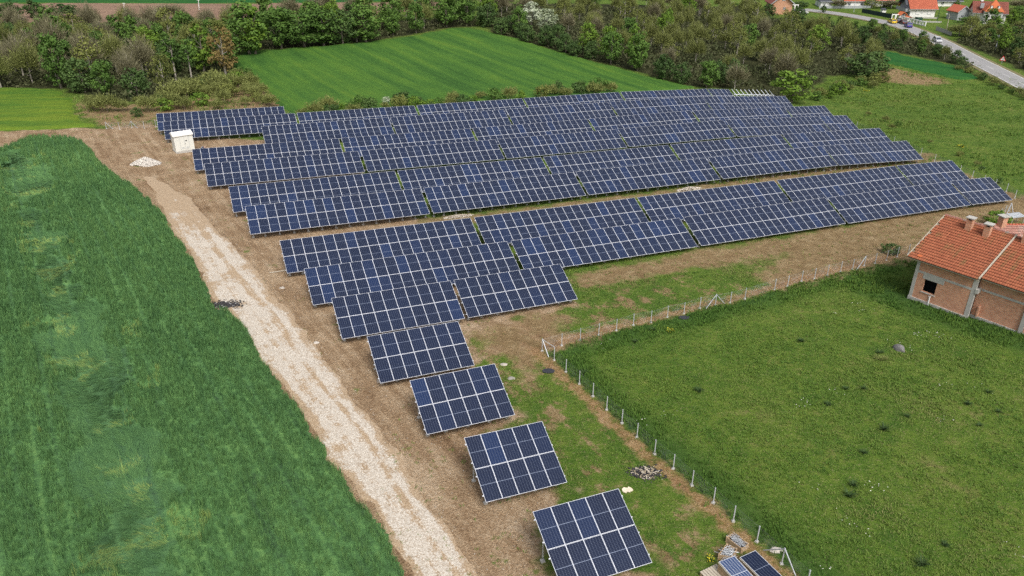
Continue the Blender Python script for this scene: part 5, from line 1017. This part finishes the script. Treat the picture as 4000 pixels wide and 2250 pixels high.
# woods: many trees of a few looks in each wood
def wood(Pv, n, keyf, where, rmin, smin, smax, tries=9000):
    Pw = poly(Pv); lo_, hi_ = Pw.min(0), Pw.max(0); c = 0
    for _ in range(tries):
        if c >= n: break
        x, y = rng.uniform(lo_[0], hi_[0]), rng.uniform(lo_[1], hi_[1])
        if sdist(Pw, np.array([x]), np.array([y]))[0] < .5: continue
        if not ok(x, y, rmin): continue
        X_, Y_ = pj((x, y, float(gz(x, y)) + 4))
        if not (-160 < X_ < 4160 and -160 < Y_ < 1200): continue
        key = keyf(x, y, float(sdist(Pw, np.array([x]), np.array([y]))[0]), X_); s = rng.uniform(smin, smax); placed.append((x, y, rmin)); c += 1
        tree(key, x, y, s, f'{LOOK[key]} {where}', f'{LOOK[key]}s {where}', rng.uniform(.85, 1.15))
    return c
def pick(*kw):
    r = rng.random() * sum(b for a, b in kw)
    for a, b in kw:
        r -= b
        if r <= 0: return a
    return kw[-1][0]
cnt = []
cnt.append(wood([(-140, 224), (165, 222), (240, 246), (340, 255), (470, 226), (560, 194), (595, 145), (600, 105), (440, 100), (200, 105), (-140, 105)], 78, lambda x, y, d, X: pick(('dark', 3), ('leafy', 4), ('olive', 2), ('haze', 1)) if (d < 4 or X > 620) else pick(('bare', 5), ('haze', 3), ('olive', 1.5), ('leafy', 1.3), ('slim', .6)), 'in the wood beyond the white kiosk', 6.2, .75, 1.05))
cnt.append(wood([(-140, 104), (440, 98), (600, 98), (600, 80), (300, 78), (-140, 80)], 26, lambda x, y, d, X: pick(('bare', 5), ('haze', 3), ('olive', 1)), 'along the ploughed field', 7, .7, .95))
cnt.append(wood([(600, 128), (760, 119), (870, 111), (1050, 86), (1140, 70), (1220, 74), (1260, 50), (1000, 60), (640, 90)], 26, lambda x, y, d, X: pick(('leafy', 5), ('dark', 3), ('bright', 1), ('haze', .7)), 'behind the striped field', 6.5, .8, 1.1))
cnt.append(wood([(640, 88), (1000, 58), (1280, 45), (1280, 8), (1000, 25), (800, 50), (640, 70)], 34, lambda x, y, d, X: pick(('bare', 6), ('haze', 2), ('leafy', 1)), 'deep behind the striped field', 9, .9, 1.15))
cnt.append(wood([(1235, 82), (1290, 98), (1350, 117), (1450, 147), (1560, 172), (1650, 196), (1745, 223), (1850, 227), (1850, 214), (1740, 206), (1650, 180), (1560, 158), (1450, 132), (1350, 100), (1260, 72)], 46, lambda x, y, d, X: pick(('dark', 6), ('leafy', 2), ('olive', .6)), 'in the hedge along the striped field', 4.3, .62, .85))
cnt.append(wood([(1260, 74), (1350, 100), (1450, 132), (1560, 158), (1740, 206), (1850, 214), (1930, 246), (2010, 236), (2070, 190), (2190, 184), (2220, 150), (2200, 120), (2120, 96), (2060, 78), (1950, 52), (1900, 14), (1260, 10)], 128, lambda x, y, d, X: pick(('dark', 3), ('haze', 3), ('olive', 2)) if (d < 4 and X > 2600) else pick(('bare', 1.3), ('haze', 6.5), ('olive', 3), ('leafy', .8), ('bright', .6)), 'in the wide wood between fields and road', 5.9, .62, .92))
cnt.append(wood([(2205, 120), (2290, 132), (2390, 160), (2455, 192), (2440, 168), (2345, 118), (2250, 88), (2150, 74), (2070, 64), (2110, 92)], 30, lambda x, y, d, X: pick(('dark', 5), ('haze', 3), ('leafy', 2)), 'in the hedge between dark field and road', 4.0, .34, .5))
cnt.append(wood([(2390, 92), (2480, 130), (2600, 185), (2640, 190), (2640, 70), (2560, 62), (2450, 82)], 34, lambda x, y, d, X: pick(('leafy', 3), ('dark', 3), ('olive', 2), ('haze', 3), ('bright', .8)), 'on the bank across the road', 5., .55, .8))
def shrubs(Pv, n, kw, where, smin, smax, rmin=2.2): return wood(Pv, n, lambda x, y, d, X: pick(*kw), where, rmin, smin, smax)
cnt.append(shrubs([(720, 286), (900, 272), (1250, 246), (1560, 228), (1560, 236), (1300, 256), (1000, 286), (760, 300)], 34, (('bush', 5), ('scrub', 3)), 'between the back solar row and the striped field', .5, 1.1))
cnt.append(shrubs([(180, 238), (330, 262), (560, 205), (640, 205), (715, 268), (400, 284), (330, 300), (240, 300), (200, 270)], 46, (('scrub', 5), ('bush', 3)), 'on the rough ground before the wood', .45, 1.15))
cnt.append(shrubs([(380, 262), (470, 235), (585, 196), (630, 202), (560, 235), (420, 262)], 18, (('scrub', 2), ('bush', 2)), 'along the foot of the wood', .9, 1.6))
cnt.append(shrubs([(2030, 250), (2120, 210), (2230, 205), (2280, 214), (2150, 232), (2060, 262)], 14, (('bush', 2), ('scrub', 2)), 'at the wood end by the rough meadow', .5, 1.0))
cnt.append(shrubs([(2085, 275), (2200, 320), (2330, 375), (2500, 470), (2560, 470), (2380, 370), (2220, 295), (2110, 260)], 9, (('bush', 2), ('scrub', 3)), 'along the far ends of the solar rows', .2, .4))
cnt.append(shrubs([(2395, 175), (2470, 205), (2560, 245), (2590, 262), (2590, 248), (2480, 196), (2400, 160)], 16, (('bush', 3), ('scrub', 2)), 'on the ditch side of the road', .4, .8))
for q, s, lb in (((3480 + 0, 990), .55, 'low dark shrub on dry soil beside the orange roof edge'), ((3885, 875), .8, 'yellow green shrub behind the ridge by the garden fence')):
    p = gp(*q); tree('bush', p[0], p[1], s, lb, None, .8, 3 if 'yellow' in lb else 1)
print('TREES', cnt, sum(cnt))
# undergrowth filling the woods
C = []
for Pw in FOREST:
    lo_, hi_ = Pw.min(0), Pw.max(0); n = int((hi_ - lo_).prod() * 5); x, y = rng.uniform(lo_[0], hi_[0], n), rng.uniform(lo_[1], hi_[1], n); k = (sdist(Pw, x, y) > .3) & (fbm(x, y, 5, 95) > .42) & (y < 300); x, y = x[k], y[k]; C.append(np.stack([x, y, gz(x, y) + rng.random(len(x)) ** 1.5 * (.4 + 2.6 * fbm(x, y, 6, 97))], 1))
C = np.concatenate(C); C = C[rng.permutation(len(C))[:90000]]; Vq, Fq = leaf_quads(C, rng.normal(0, 1, C.shape) + (0, 0, .6), rng.uniform(.3, .65, len(C)))
MT['under'] = leaf_mat('undergrowth', [(.022, .030, .012), (.045, .06, .02), (.075, .085, .035), (.10, .095, .06)])
tag(put('undergrowth', npmesh('undergrowth', Vq, [Fq], ['under'], {'tint': np.repeat(np.clip(fbm(C[:, 0], C[:, 1], 4, 99) * .9 + .35 * (rng.random(len(C)) - .4), 0, 1), 4)})), 'tangled low undergrowth filling the woods', kind='stuff')
